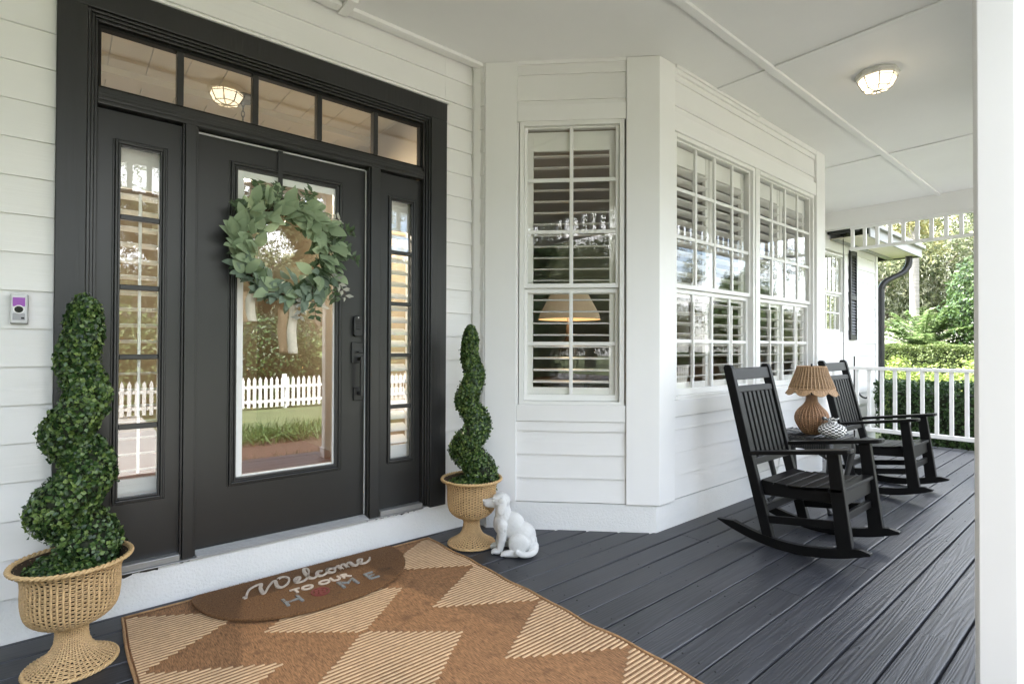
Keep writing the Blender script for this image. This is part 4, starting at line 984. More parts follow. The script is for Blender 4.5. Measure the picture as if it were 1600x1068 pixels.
def inlight(x, y):
    if x > 1.745 or x < .240: return 2
    P = .53; c = .985
    d = lambda cx, cy, w, h: abs(x-cx)/w+abs(y-cy)/h < 1
    for k in range(-1, 4):
        if d(c, 1.880+P*(k-1)+.0, .325, .268): return 1
        if d(1.765, 2.140+P*(k-2), .445, .272): return 1
        if d(.215, 2.130+P*(k-2), .440, .272): return 1
    return 0
cm = MB(); gm = MB(); y = RY0+.012
while y < RY1-.018:
    run = None; x = RX0+.012; stp = .006
    while x < RX1-.010:
        on = inlight(x, y) == 1 or (inlight(x, y) == 2 and True)
        nxt = x+stp >= RX1-.010
        if on and run is None: run = x
        if run is not None and (not on or nxt):
            if x-run > .02:
                a, b = run, x; n = max(1, int((b-a)/.12)); pts = [a+(b-a)*i/n for i in range(n+1)]
                vs = []; gs = []
                for p in pts:
                    z = .0077+max(0, rwave(p, y)); w = .0050; j = random.uniform(-.0006, .0006); xe = p+(.006*math.sin(y*11)+.004*math.sin(y*23))*max(0, (p-1.6)/.18)+(.004*math.sin(y*9))*max(0, (.35-p)/.15)
                    vs += [(xe, y-w+j, z), (xe, y-w*.55+j, z+.0032), (xe, y+w*.55+j, z+.0032), (xe, y+w+j, z)]
                    gs += [(xe, y+w+j, z+.0006), (xe, y+.0205-w+j, z+.0006)]
                fs = [(4*i+q, 4*i+4+q, 4*i+5+q, 4*i+1+q) for i in range(n) for q in range(3)]+[(0, 1, 2, 3), (4*n+3, 4*n+2, 4*n+1, 4*n)]
                cm.add(vs, fs); gm.add(gs, [(2*i, 2*i+2, 2*i+3, 2*i+1) for i in range(n)])
            run = None
        x += stp
    y += .0205
o = cm.build('pale_cord', M['rugcord'], rug); o['kind'] = 'stuff'
o = gm.build('striped_ground', M['rugline'], rug); o['kind'] = 'stuff'
bd = MB()
def edge(pts): bd.tube(pts, .0055, 6)
yy = np.linspace(RY0, RY1, 70)
edge([(RX1+.006*math.sin(y*11)+.004*math.sin(y*23), y, .0085+max(0, rwave(RX1, y))) for y in yy]); edge([(RX0+.004*math.sin(y*9), y, .008+max(0, rwave(RX0, y))) for y in yy])
edge([(x, RY1, .008) for x in np.linspace(RX0, RX1, 12)]); edge([(x, RY0, .008) for x in np.linspace(RX0, RX1, 12)])
bd.build('bound_edge', M['rugbind'], rug, smooth=True)

mat_ = thing('door_mat', (1.0, 2.7, .012), 'half round brown coir door mat printed Welcome to our home', 'door mat')
out_ = []
for i in range(41):
    a = math.pi*(1+i/40); px = math.cos(a); py = math.sin(a)
    px = math.copysign(abs(px)**.82, px); py = -abs(py)**.95
    out_.append((.995+.525*px, 2.885+.455*py))
out_ += [(1.512, 2.915), (1.49, 2.935), (.50, 2.935), (.478, 2.915)]
MB().prism(out_, .0135, .0285, 'z').build('coir_pad', M['coir'], mat_, .006)
fz = MB()                      # bristles standing along the cut edge and over the pile
Pn = []; Nn = []
for i in range(len(out_)):
    a = Vector((*out_[i], 0)); b = Vector((*out_[(i+1) % len(out_)], 0))
    for q in range(int((b-a).length/.0016)): p = a.lerp(b, random.random()); Pn.append((p.x+random.uniform(-.003, .003), p.y+random.uniform(-.003, .003), random.uniform(.016, .031)))
for i in range(9000):
    x, y = random.uniform(.47, 1.52), random.uniform(2.43, 2.935); u = (x-.995)/.52; v = (2.885-y)/.45
    if y > 2.885 or abs(u)**2.3+max(0, v)**2.1 < .985: Pn.append((x, y, .0292))
Pn = np.array(Pn); n = len(Pn)
me = leaves('bristle', Pn-np.array([1, 2.7, .012]), rng.normal(0, 1, (n, 3)), .010, .10, 0, .2, np.tile([0, 0, 1.], (n, 1))+rng.normal(0, .8, (n, 3)))
o = link_mesh('bristle', me, M['coir'], mat_, (1, 2.7, .012)); o['kind'] = 'stuff'
# lettering
LZ = .0325
def ribbon_stroke(m, pts, w, x0, y0, u, slope):
    p = smooth_pts([(a, b, 0) for a, b in pts], 5); q = []
    for i, v in enumerate(p):
        d = p[min(i+1, len(p)-1)]-p[max(i-1, 0)]; d = d.normalized() if d.length > 0 else Vector((1, 0, 0)); n = Vector((-d.y, d.x, 0))
        ww = w*(.62+.55*max(0, -d.y)) ; q.append((v+n*ww, v-n*ww))
    T = lambda v, z: (x0+v.x*u, y0+v.y*u*1.0+slope*v.x*u, z)
    vs = []; lift = .00035*len(m.v)/40 % .0012
    for a, b in q: vs += [T(a, LZ+.0024+lift), T(b, LZ+.0024+lift), T(a, LZ-.004), T(b, LZ-.004)]
    fs = []
    for i in range(len(q)-1):
        k = 4*i; fs += [(k, k+1, k+5, k+4), (k+2, k, k+4, k+6), (k+1, k+3, k+7, k+5)]
    m.add(vs, fs)
STR = [[(-.7, .35), (-.62, .1), (-.5, .5), (-.1, 1.35), (.5, 1.75), (.85, 1.7), (.62, 1.0), (.55, .1), (.7, .05), (1.2, .9), (1.75, 1.6), (1.85, 1.35), (1.72, .5), (1.95, .05), (2.5, .45), (2.85, 1.2), (2.75, 1.75), (2.45, 1.95), (2.15, 1.75)],
       [(2.95, .35), (3.4, .5), (3.62, .85), (3.4, 1.0), (3.1, .6), (3.2, .1), (3.6, .05), (4.05, .45), (4.55, 1.5), (4.62, 2.15), (4.4, 2.25), (4.2, 1.5), (4.15, .4), (4.4, 0), (4.75, .25)],
       [(5.45, .85), (5.2, 1.0), (4.9, .65), (4.88, .2), (5.15, 0), (5.6, .3), (5.75, .7), (6.05, .98), (5.8, .75), (5.78, .2), (6.05, 0), (6.35, .3), (6.3, .8), (6.05, .95), (6.5, .75), (6.8, .95)],
       [(6.82, 1.0), (6.85, .02)], [(6.86, .4), (7.15, .95), (7.35, .9), (7.36, .02)], [(7.37, .4), (7.7, .95), (7.9, .9), (7.9, .3), (8.1, .0), (8.4, .3), (8.8, .5), (9.0, .85), (8.78, 1.0), (8.5, .6), (8.6, .1), (9.0, 0), (9.5, .4), (9.7, .8)]]
m = MB()
for s in STR: ribbon_stroke(m, s, .115, .712, 2.738, .0640, .055)
m.build('script_lettering', M['coirletter'], mat_)
def text(body, x, y, size, mk, name, sx=1, rot=0, bold=.0):
    cu = bpy.data.curves.new(name, 'FONT'); cu.body = body; cu.size = size; cu.align_x = 'CENTER'; cu.extrude = .003; cu.offset = bold
    o = bpy.data.objects.new('t', cu); COL.objects.link(o); dg = bpy.context.evaluated_depsgraph_get(); dg.update()
    me = bpy.data.meshes.new_from_object(o.evaluated_get(dg)); bpy.data.objects.remove(o); me.materials.clear()
    q = link_mesh(name, me, M[mk], mat_, (x, y, LZ-.001)); q.scale = (sx, 1, 1); q.rotation_euler.z = rot; return q
text('TO OUR', 1.005, 2.652, .066, 'coirletter', 'block_lettering', 1.18, .05, .0012)
for ch_, x in (('H', .835), ('M', 1.110), ('E', 1.235)): text(ch_, x, 2.538+.05*(x-.845), .118, 'coirgrey', 'block_lettering', 1.15, .05, .0)
em = MB()
for r0, r1 in ((.044, .036),):
    for j in range(24):
        a, b = 2*math.pi*j/24, 2*math.pi*(j+1)/24
        em.prism([(.965+r*math.cos(q), 2.583+r*math.sin(q)) for r, q in ((r0, a), (r0, b), (r1, b), (r1, a))], LZ-.003, LZ+.002)
for j in range(6):
    a = 2*math.pi*j/6+.3; cx, cy = .965+.021*math.cos(a), 2.583+.021*math.sin(a)
    em.prism([(cx+.0095*math.cos(2*math.pi*q/8), cy+.0095*math.sin(2*math.pi*q/8)) for q in range(8)], LZ-.003, LZ+.0022)
em.prism([(.965+.008*math.cos(2*math.pi*q/8), 2.583+.008*math.sin(2*math.pi*q/8)) for q in range(8)], LZ-.003, LZ+.0023)
em.build('round_emblem', M['coirred'], mat_)

# ================================================================== WREATH
WX, WY, WZ = .918, 2.985, 1.735
wr = thing('wreath', (WX, WY, WZ), 'round green leaf wreath with a cream ribbon hanging on the front door', 'wreath')
tw = MB()
for k in range(4):
    tw.tube([(WX+(.225+.012*math.cos(9*a+k*1.57))*math.cos(a), WY+.010*math.sin(9*a+k*1.57)+.012, WZ+(.225+.012*math.cos(9*a+k*1.57))*math.sin(a)) for a in np.linspace(0, 2*math.pi, 97)], .0065, 5, False)
tw.build('twig_ring', M['stem'], wr, smooth=True)
def biglf(mk, L, wd):
    vs = []; n = 7
    for i in range(n+1):
        q = i/n; w = wd*L*.5*math.sin(math.pi*min(1, q*.92+.06))**.8*(1-.25*q) if 0 < i < n else .001
        z = .16*L*math.sin(q*2.4)-.05*L*q
        vs += [(L*q, -w, z+.10*w), (L*q, 0, z-.07*w*1.4), (L*q, w, z+.10*w)]
    fs = [(3*i+a, 3*i+3+a, 3*i+4+a, 3*i+1+a) for i in range(n) for a in (0, 1)]
    me = bpy.data.meshes.new('leaf'); me.from_pydata(vs, [], fs); me.update(); me.polygons.foreach_set('use_smooth', [True]*len(fs)); me.materials.append(M[mk]); return me
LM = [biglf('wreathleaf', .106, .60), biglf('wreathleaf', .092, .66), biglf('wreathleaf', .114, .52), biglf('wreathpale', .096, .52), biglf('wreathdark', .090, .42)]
rr = random.Random(21)
def put_leaf(a, rad, me, spread, out, tiltv, yoff, scl=1):
    p = Vector((WX+rad*math.cos(a), WY+yoff, WZ+rad*math.sin(a)))
    tang = Vector((math.sin(a), 0, -math.cos(a))); rad_ = Vector((math.cos(a), 0, math.sin(a)))       # sprigs run clockwise
    d = (tang*math.cos(spread)+rad_*math.sin(spread)*out+Vector((0, -1, 0))*tiltv).normalized()
    n = Vector((rr.uniform(-1.0, 1.0), -1, rr.uniform(-.5, 1.2))); yv = n.cross(d).normalized(); nv = d.cross(yv).normalized()
    o = bpy.data.objects.new('leaf', me); COL.objects.link(o); o.parent = wr
    mt = Matrix((d, yv, nv)).transposed().to_4x4(); mt = mt @ Matrix.Scale(scl, 4); mt.translation = p-Vector((WX, WY, WZ)); o.matrix_local = mt
for i in range(252):
    a = 2*math.pi*(i+rr.random())/252*1.0
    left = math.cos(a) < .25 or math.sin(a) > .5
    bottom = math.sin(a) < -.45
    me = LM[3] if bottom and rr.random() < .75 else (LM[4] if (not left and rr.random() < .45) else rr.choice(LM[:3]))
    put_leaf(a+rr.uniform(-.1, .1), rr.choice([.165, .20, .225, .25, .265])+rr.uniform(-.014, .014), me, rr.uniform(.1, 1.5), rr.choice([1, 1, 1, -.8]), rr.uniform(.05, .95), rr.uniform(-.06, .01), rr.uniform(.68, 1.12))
# thin dark and pale sprigs that break the outline
sp_ = MB(); Pd = []; Td = []; Pf = []; Tf = []
for a, L, kind in ((.18, .15, 0), (.62, .16, 0), (.85, .13, 1), (-.42, .15, 1), (1.45, .15, 0), (2.2, .17, 0), (2.55, .12, 0), (-1.0, .13, 0), (-1.25, .11, 1), (-.6, .11, 0), (1.9, .14, 0), (.35, .11, 0)):
    p0 = Vector((WX+.24*math.cos(a), WY-.02, WZ+.24*math.sin(a))); d = Vector((math.cos(a)+.55*math.sin(a), -.25, math.sin(a)-.40*math.cos(a))).normalized()
    pts = [p0+d*L*q+Vector((0, -.02*math.sin(3*q), -.03*q*q)) for q in np.linspace(0, 1, 6)]; sp_.tube(pts, .0018, 4)
    for q in pts[1:]:
        for s in (1, -1):
            for e in (0, 1):
                n_ = Vector((-d.z, 0, d.x))*s; (Pf if kind else Pd).append(q+n_*.018+Vector((0, rr.uniform(-.01, .01), rr.uniform(-.008, .008)))); (Tf if kind else Td).append(d*.6+n_)
sp_.build('sprig_stem', M['stem'], wr, kind='stuff')
for P, T, mk, nm, L in ((Pd, Td, 'wreathdark', 'sprig_leaf', .050), (Pf, Tf, 'flocked', 'pale_sprig_leaf', .045)):
    P = np.array(P); me = leaves(nm, P-np.array([WX, WY, WZ]), np.tile([0, -1., .2], (len(P), 1)), L, .42, .1, .35, np.array(T)); o = link_mesh(nm, me, M[mk], wr, (WX, WY, WZ)); o['kind'] = 'stuff'
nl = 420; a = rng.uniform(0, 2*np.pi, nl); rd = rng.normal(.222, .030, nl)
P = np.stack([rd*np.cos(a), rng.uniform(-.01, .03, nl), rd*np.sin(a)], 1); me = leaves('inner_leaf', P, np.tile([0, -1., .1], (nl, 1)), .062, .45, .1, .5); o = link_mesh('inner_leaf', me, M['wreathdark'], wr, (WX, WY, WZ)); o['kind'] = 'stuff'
def ribbon(pts, w, label=None):
    p = smooth_pts(pts, 6); vs = []
    for i, v in enumerate(p):
        tw_ = .25*math.sin(i*.35); vs += [(v.x-w/2*math.cos(tw_), v.y+w/2*math.sin(tw_), v.z), (v.x+w/2*math.cos(tw_), v.y-w/2*math.sin(tw_), v.z)]
    m = MB(); m.add(vs, [(2*i, 2*i+1, 2*i+3, 2*i+2) for i in range(len(p)-1)]); o = m.build('ribbon', M['ribbon'], wr, smooth=True); o.modifiers.new('t', 'SOLIDIFY').thickness = .002
ribbon([(.86, 2.985, 1.50), (.815, 2.972, 1.545), (.770, 2.975, 1.535), (.742, 2.985, 1.47), (.742, 2.99, 1.40), (.752, 2.988, 1.350)], .046)
ribbon([(.90, 2.985, 1.52), (.945, 2.972, 1.48), (.955, 2.975, 1.40), (.948, 2.985, 1.30), (.958, 2.99, 1.18)], .050)
ribbon([(.90, 2.985, 1.52), (1.02, 2.970, 1.475), (1.10, 2.976, 1.455), (1.14, 2.98, 1.43)], .040)
hg = thing('wreath_hanger', (.90, 3.04, 2.28), 'flat black metal strap hooked over the door top above the wreath', 'hanger')
m = MB(); m.box(.888, .912, 3.0365, 3.0395, 1.99, 2.2830); m.box(.888, .912, 3.0365, 3.058, 2.2833, 2.2852); m.box(.888, .912, 3.000, 3.0363, 1.985, 1.9885); m.box(.888, .912, 2.996, 2.9995, 1.985, 2.02); m.build('strap', M['hardware'], hg)

# ================================================================== DOORBELL
db = thing('video_doorbell', (-.138, 2.96, 1.37), 'small silver video doorbell with a purple display on the left wall', 'doorbell')
MB().box(-.166, -.112, 2.966, 2.9835, 1.308, 1.428).build('back_plate', M['rubber'], db, .003)
MB().box(-.1655, -.1125, 2.945, 2.9657, 1.309, 1.427).build('case', M['silver'], db, .005)
MB().box(-.1575, -.1205, 2.943, 2.9446, 1.378, 1.414).build('display', M['purple'], db)
MB().prism([(-.139+.0175*math.cos(a), 1.3655+.0175*math.sin(a)) for a in np.linspace(0, 2*math.pi, 24, endpoint=False)], 2.9425, 2.9448, 'y').build('lens_ring', M['whiteplastic'], db)
MB().prism([(-.139+.0135*math.cos(a), 1.3655+.0135*math.sin(a)) for a in np.linspace(0, 2*math.pi, 24, endpoint=False)], 2.940, 2.9424, 'y').build('lens', M['lens'], db, .002)
MB().box(-.1575, -.1205, 2.9432, 2.9446, 1.322, 1.350).build('speaker_panel', M['greypanel'], db); MB().box(-.132, -.122, 2.942, 2.9431, 1.327, 1.334).build('button', M['rubber'], db)

# ================================================================== SMALL THINGS BEYOND THE RAILING
hw = thing('hanging_wire', (8.7, 2.83, 1.9), 'thin black wire hanging from the eave past the far window', 'wire')
MB().tube(smooth_pts([(8.70, 2.83, 2.86), (8.705, 2.83, 2.3), (8.695, 2.832, 1.7), (8.70, 2.83, 1.2), (8.715, 2.83, .95)], 5), .0055, 6).build('strand', M['hardware'], hw); MB().box(8.67, 8.73, 2.80, 2.86, 2.862, 2.90).build('clip', M['hardware'], hw)
gh = thing('garden_hook', (8.95, 2.77, GZ), 'thin black iron garden hook standing by the wall beyond the railing', 'garden hook')
MB().tube([(8.95, 2.77, GZ), (8.95, 2.77, .55), (8.94, 2.765, 1.10)], .011, 6).build('rod', M['hardware'], gh)
MB().tube(smooth_pts([(8.95, 2.765, .72), (8.95, 2.74, .62), (8.95, 2.68, .52), (8.95, 2.61, .50), (8.95, 2.58, .56)], 5), .013, 6).build('hook', M['hardware'], gh)
MB().lathe([(.0, 0), (.018, .01), (.022, .07), (.010, .10), (0, .10)], 8, (8.95, 2.77, .10)).build('finial', M['hardware'], gh)

# ================================================================== PLANTING
def in_box(n, x0, x1, y0, y1, z0, z1, jitter=.05, lump=.06):
    """points over the faces of a clipped hedge"""
    A = np.array([(y1-y0)*(z1-z0), (y1-y0)*(z1-z0), (x1-x0)*(z1-z0), (x1-x0)*(z1-z0), (x1-x0)*(y1-y0)*1.4]); f = rng.choice(5, n, p=A/A.sum())
    P = rng.random((n, 3))*np.array([x1-x0, y1-y0, z1-z0])+np.array([x0, y0, z0]); N = np.zeros((n, 3))
    for k, (ax, val, s) in enumerate(((0, x0, -1), (0, x1, 1), (1, y0, -1), (1, y1, 1), (2, z1, 1))):
        m = f == k; P[m, ax] = val; N[m, ax] = s
    l = lump*(np.sin(P[:, 0]*5.1+P[:, 2]*4)+np.sin(P[:, 1]*6.3+1+P[:, 2]*3)+np.sin(P[:, 1]*13+P[:, 0]*11))/3
    P += N*(l-np.abs(rng.normal(0, jitter, n)))[:, None]; return P, N
def hedge(name, label, cat, box, n, L, mk, group=None, jit=.05, lump=.06, core=True, wd=.6):
    x0, x1, y0, y1, z0, z1 = box; c = ((x0+x1)/2, (y0+y1)/2, z0); t = thing(name, c, label, cat, group)
    P, N = in_box(n, *box, jit, lump); me = leaves('foliage', P-np.array(c), N, L, wd, .15, .6); link_mesh('foliage', me, M[mk], t, c)
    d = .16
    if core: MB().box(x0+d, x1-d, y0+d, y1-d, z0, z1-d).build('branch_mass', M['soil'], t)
    return t
hedge('hedge', 'dark green clipped hedge just beyond the porch railing', 'hedge', (9.7, 10.65, -1.2, 2.72, GZ, .70), 26000, .052, 'hedge', jit=.06, lump=.07)
hedge('hedge', 'tall clipped yellow green hedge behind the lawn past the railing', 'hedge', (17, 18.3, -2, 7.4, GZ, 1.30), 90000, .058, 'hedgefar', jit=.06, lump=.08)
def bush(name, label, cat, c, r, n, L, mk, group=None, stem=True, wd=.55):
    t = thing(name, (c[0], c[1], GZ), label, cat, group)
    d = rng.normal(0, 1, (n, 3)); d /= np.linalg.norm(d, axis=1)[:, None]; rad = rng.random(n)**.45
    lump = 1+.16*np.sin(d[:, 0]*7+d[:, 2]*5)+.12*np.sin(d[:, 1]*9+2)
    P = d*rad[:, None]*lump[:, None]*np.array(r)+np.array([0, 0, c[2]-GZ]); P[:, 2] = np.maximum(P[:, 2], .03)
    link_mesh('foliage', leaves('foliage', P, d+np.array([0, 0, .4]), L, wd, .15, .6), M[mk], t, (c[0], c[1], GZ))
    if stem: MB().tube([(c[0], c[1], GZ), (c[0]+.05, c[1], c[2])], [.05, .03], 6).build('stem', M['stem'], t)
    return t
sy = [(-.4, 'yellow green shrub behind the hedge, nearest the porch post'), (.9, 'yellow green shrub behind the dark hedge, second from the porch post'), (2.2, 'yellow green shrub behind the middle of the dark hedge'), (3.5, 'yellow green shrub behind the dark hedge, nearest the downspout')]
for y, lb in sy: bush('shrub', lb, 'shrub', (13.6, y, .18), (.8, .85, .80), 5200, .085, 'shrub', 'yellow green shrubs between the hedges')
# big ferny palm with arching fronds
fp = thing('fern_palm', (19.6, 4.25, GZ), 'bright green fern palm with arching fronds above the clipped hedge', 'palm')
Pl = []; Tl = []; Nl = []; rib = MB()
for k in range(64):
    a = 2*math.pi*k/64*1.618*5; up = rng.uniform(.15, 1.35); L = rng.uniform(1.4, 2.3); d = np.array([math.cos(a)*math.cos(up), math.sin(a)*math.cos(up), math.sin(up)])
    pts = []
    for i in range(15):
        q = i/14; p = d*L*q+np.array([0, 0, -.65*q*q*L*.5])+np.array([0, 0, 1.55]); pts.append(p)
        if i > 1:
            T = (pts[-1]-pts[-2]); T /= np.linalg.norm(T); sd_ = np.cross(T, [0, 0, 1]); sd_ /= np.linalg.norm(sd_)+1e-6; w = .26*math.sin(math.pi*min(1, q*.9+.08))
            for s in (1, -1):
                for e in (.0, .5): Pl.append(p+sd_*s*w*.5-T*e*.06); Tl.append(sd_*s+T*.5); Nl.append([0, 0, 1])
    rib.tube([(19.6+p[0], 4.25+p[1], GZ+p[2]) for p in pts], .012, 4)
me = leaves('frond', np.array(Pl), np.array(Nl), .30, .24, .1, .25, np.array(Tl)); link_mesh('frond', me, M['frond'], fp, (19.6, 4.25, GZ)); rib.build('frond_rib', M['frond'], fp)
MB().tube([(19.6, 4.25, GZ), (20.6, 4.45, 1.15)], [.14, .12], 10).build('trunk', M['bark'], fp)
for (x, y, z, lb) in ((22.5, 6.2, 1.75, 'pale blossoming shrub left of the fern palm'), (23.5, 5.2, 2.35, 'pale blossoming shrub behind the fern palm, beside the palm trunk'), (22.5, 4.3, 1.85, 'pale blossoming shrub right of the fern palm')):
    bush('flowering_shrub', lb, 'shrub', (x, y, z-.95), (.5, .5, .9), 420, .10, 'pinkbloom', 'pale blossoming shrubs round the fern palm')
# palm trunk with a ragged crown
pt = thing('palm_tree', (25, 5.68, GZ), 'tall palm tree with a pale ringed trunk behind the fern palm', 'palm tree')
MB().tube([(25, 5.68, GZ), (25.03, 5.70, 2.5), (25.0, 5.70, 5.3), (25.0, 5.72, 5.9)], [.20, .155, .15, .23], 14).build('trunk', M['palmbark'], pt, smooth=True)
Pl = []; Tl = []
for k in range(70):
    a = rng.uniform(0, 6.28); up = rng.uniform(-.9, 1.1); d = np.array([math.cos(a)*math.cos(up), math.sin(a)*math.cos(up), math.sin(up)])
    for i in range(16):
        q = .25+.75*i/15; Pl.append(d*1.35*q+np.array([0, 0, 6.5-.45*q*q])+rng.normal(0, .05, 3)); Tl.append(d+rng.normal(0, .35, 3))
Pl = np.array(Pl); link_mesh('crown', leaves('crown', Pl, rng.normal(0, 1, (len(Pl), 3)), .42, .10, .1, .3, np.array(Tl)), M['palmleaf'], pt, (25, 5.68, GZ))
# broad leaved tree close to the post
mg = thing('broadleaf_tree', (20, 2.35, GZ), 'bright glossy broadleaf tree at the right, beside the porch post', 'tree')
n = 17000; d = rng.normal(0, 1, (n, 3)); d /= np.linalg.norm(d, axis=1)[:, None]; rad = .62+.42*rng.random(n)
taper = np.clip(1.0-.35*d[:, 2], .55, 1.25)
P = d*rad[:, None]*np.stack([1.42*taper, 1.42*taper, np.full(n, 1.75)], 1)*(1+.10*np.sin(d[:, [0]]*9)+.08*np.sin(d[:, [2]]*11+d[:, [1]]*5))+np.array([0, 0, 3.1])
link_mesh('crown', leaves('crown', P, d+np.array([0, 0, .5]), .12, .52, .15, .5), M['broad'], mg, (20, 2.35, GZ))
tk = MB(); tk.tube([(20, 2.35, GZ), (20.02, 2.34, 1.2), (20, 2.3, 4.0)], [.14, .11, .05], 8)
for k in range(7): a = k*.9; tk.tube([(20, 2.35, 1.2+.3*k), (20+.6*math.cos(a), 2.35+.6*math.sin(a), 1.9+.3*k), (20+1.0*math.cos(a), 2.35+1.0*math.sin(a), 2.3+.3*k)], [.05, .035, .015], 6)
tk.build('trunk', M['bark'], mg)

# live oaks: trunk, limbs, leaf clumps, hanging moss
def oak(x, y, label, seed, H=12., spread=7., moss=True, group='live oak trees', low=2.6):
    global rng
    keep = rng; rng = np.random.default_rng(seed); rd = random.Random(seed)
    t = thing('oak_tree', (x, y, GZ), label, 'tree', group); b = MB(); tips = []
    b.tube([(x, y, GZ), (x+.1, y, 1.2), (x+.2, y+.1, 2.6), (x+.1, y, H*.45)], [.50, .40, .36, .22], 10)
    for k in range(11):
        a = 2*math.pi*k/11+rd.uniform(-.3, .3); h0 = rd.uniform(low*.8, H*.5); L = spread*rd.uniform(.55, 1.0); e = rd.uniform(.05, .9)
        pts = [Vector((x, y, h0))]
        for i in range(1, 6):
            q = i/5; pts.append(Vector((x+L*q*math.cos(a+.35*math.sin(3*q+k))*math.cos(e), y+L*q*math.sin(a+.35*math.sin(3*q+k))*math.cos(e), h0+L*q*math.sin(e)*1.1+.5*math.sin(q*3+k)-.3*q)))
            if i > 1: tips += [pts[-1]+Vector((rd.uniform(-1, 1), rd.uniform(-1, 1), rd.uniform(-.5, 1)))*.9 for _ in range(5)]
        b.tube(pts, [.19, .16, .12, .09, .06, .03], 7)
    for k in range(26): a = rd.uniform(0, 6.28); r = spread*.75*math.sqrt(rd.random()); tips.append(Vector((x+r*math.cos(a), y+r*math.sin(a), H*(.62+.34*math.sqrt(max(0, 1-(r/spread)**2)))+rd.uniform(-1.2, .4))))
    b.build('trunk', M['bark'], t, smooth=True)
    n = 24000; tp = np.array([tuple(v) for v in tips]); i = rng.integers(0, len(tp), n); d = rng.normal(0, 1, (n, 3)); d /= np.linalg.norm(d, axis=1)[:, None]
    rad = (rng.random(n)**.5)[:, None]*rng.uniform(.6, 1.25, (len(tp), 1))[i]; P = tp[i]+d*rad*np.array([1.1, 1.1, .75])
    link_mesh('crown', leaves('crown', P-np.array([x, y, GZ]), d+np.array([0, 0, .7]), .21, .5, .15, .7), M['oak'], t, (x, y, GZ))
    if moss:
        n = 520; i = rng.integers(0, len(tp), n); P = []; T = []
        for k in i:
            p = tp[k]+rng.normal(0, .5, 3); L = rng.uniform(.8, 2.6); w = rng.uniform(.05, .16)
            for q in np.linspace(0, 1, 18): P.append(p+np.array([0, 0, -L*q])+rng.normal(0, w*(1-.6*q), 3)); T.append([rng.normal(0, .25), rng.normal(0, .25), -1])
        P = np.array(P); o = link_mesh('hanging_moss', leaves('hanging_moss', P-np.array([x, y, GZ]), rng.normal(0, 1, (len(P), 3)), .30, .16, .1, .3, np.array(T)), M['moss'], t, (x, y, GZ)); o['kind'] = 'stuff'
    rng = keep; return t
OK = [oak(33, 9.6, 'mossy live oak behind the downspout', 1, 11, 6.5), oak(36, 4.2, 'mossy live oak behind the broadleaf tree', 2, 12, 7), oak(47, 13, 'distant mossy live oak left of the palm trunk', 4, 16, 9), oak(50, 5, 'distant mossy live oak right of the palm trunk', 6, 16, 9)]

# ================================================================== STREET SIDE, mirrored in the glass
fe = thing('picket_fence', (14, -8.8, GZ), 'white picket fence along the front lawn, mirrored in the door glass', 'fence')
pm = MB().prism([(-.038, 0), (.038, 0), (.038, .72), (0, .80), (-.038, .72)], -.01, .01, 'y').mesh('picket'); x = -5.0
while x < 34: link_mesh('picket', pm, M['fencewhite'], fe, (x, -8.8, GZ+.06)); x += .14 if x < 16 else .18
for z in (.18, .56): MB().box(-5.1, 34, -8.85, -8.815, GZ+z, GZ+z+.07).build('rail', M['fencewhite'], fe)
pq = MB().box(-.05, .05, -.05, .05, 0, .92).mesh('fence_post')
for i in range(17): link_mesh('fence_post', pq, M['fencewhite'], fe, (-5+2.4*i, -8.90, GZ))
def car(x, y, rz, mk, label):
    t = thing('parked_car', (0, 0, 0), label, 'car', 'cars parked along the street')
    sec = [(-2.2, .55, .75), (-2.15, .40, .95), (-1.5, .35, 1.02), (-.9, .33, 1.05), (.8, .33, 1.02), (1.7, .34, .92), (2.15, .40, .78), (2.22, .5, .62)]
    def loft(secs, w, name, m):
        b = MB(); vs = []; 
        for xx, z0, z1 in secs:
            for yy, z in ((-w, z0), (-w*1.02, (z0+z1)/2), (-w*.93, z1), (w*.93, z1), (w*1.02, (z0+z1)/2), (w, z0)): vs.append((xx, yy, z))
        n = 6; fs = [(i*n+j, i*n+(j+1) % n, (i+1)*n+(j+1) % n, (i+1)*n+j) for i in range(len(secs)-1) for j in range(n)]+[tuple(range(n-1, -1, -1)), tuple(range((len(secs)-1)*n, len(secs)*n))]
        b.add(vs, fs); return b.build(name, m, t, .03, True)
    loft(sec, .88, 'body', M[mk]); loft([(-2.0, .99, 1.02), (-1.55, .99, 1.40), (-.6, .99, 1.46), (.35, .99, 1.40), (1.15, .98, 1.01)], .74, 'window_band', M['darkglass']); loft([(-1.5, 1.405, 1.43), (-.6, 1.465, 1.49), (.3, 1.405, 1.43)], .70, 'roof', M[mk])
    for wx in (-1.35, 1.35):
        for wy in (-.86, .86):
            w = MB().prism([(wx+.33*math.cos(a), .33+.33*math.sin(a)) for a in np.linspace(0, 2*math.pi, 24, endpoint=False)], wy-.10, wy+.10, 'y').build('wheel', M['tyre'], t, .02)
            MB().prism([(wx+.20*math.cos(a), .33+.20*math.sin(a)) for a in np.linspace(0, 2*math.pi, 12, endpoint=False)], wy-.115, wy+.115, 'y').build('rim', M['chrome'], w, .01)
    t.location = (x, y, GZ+.01); t.rotation_euler.z = rz; return t
car(1.9, -15.2, 0, 'carwhite', 'white car parked on the street left of the walk'); car(7.6, -15.0, math.pi, 'carwhite', 'white car parked on the street farther along'); car(18, -17.6, 0, 'carblue', 'blue car parked across the street')
car(27, 4.05, R(80), 'carblue', 'slate blue car parked beyond the fern palm at the right')
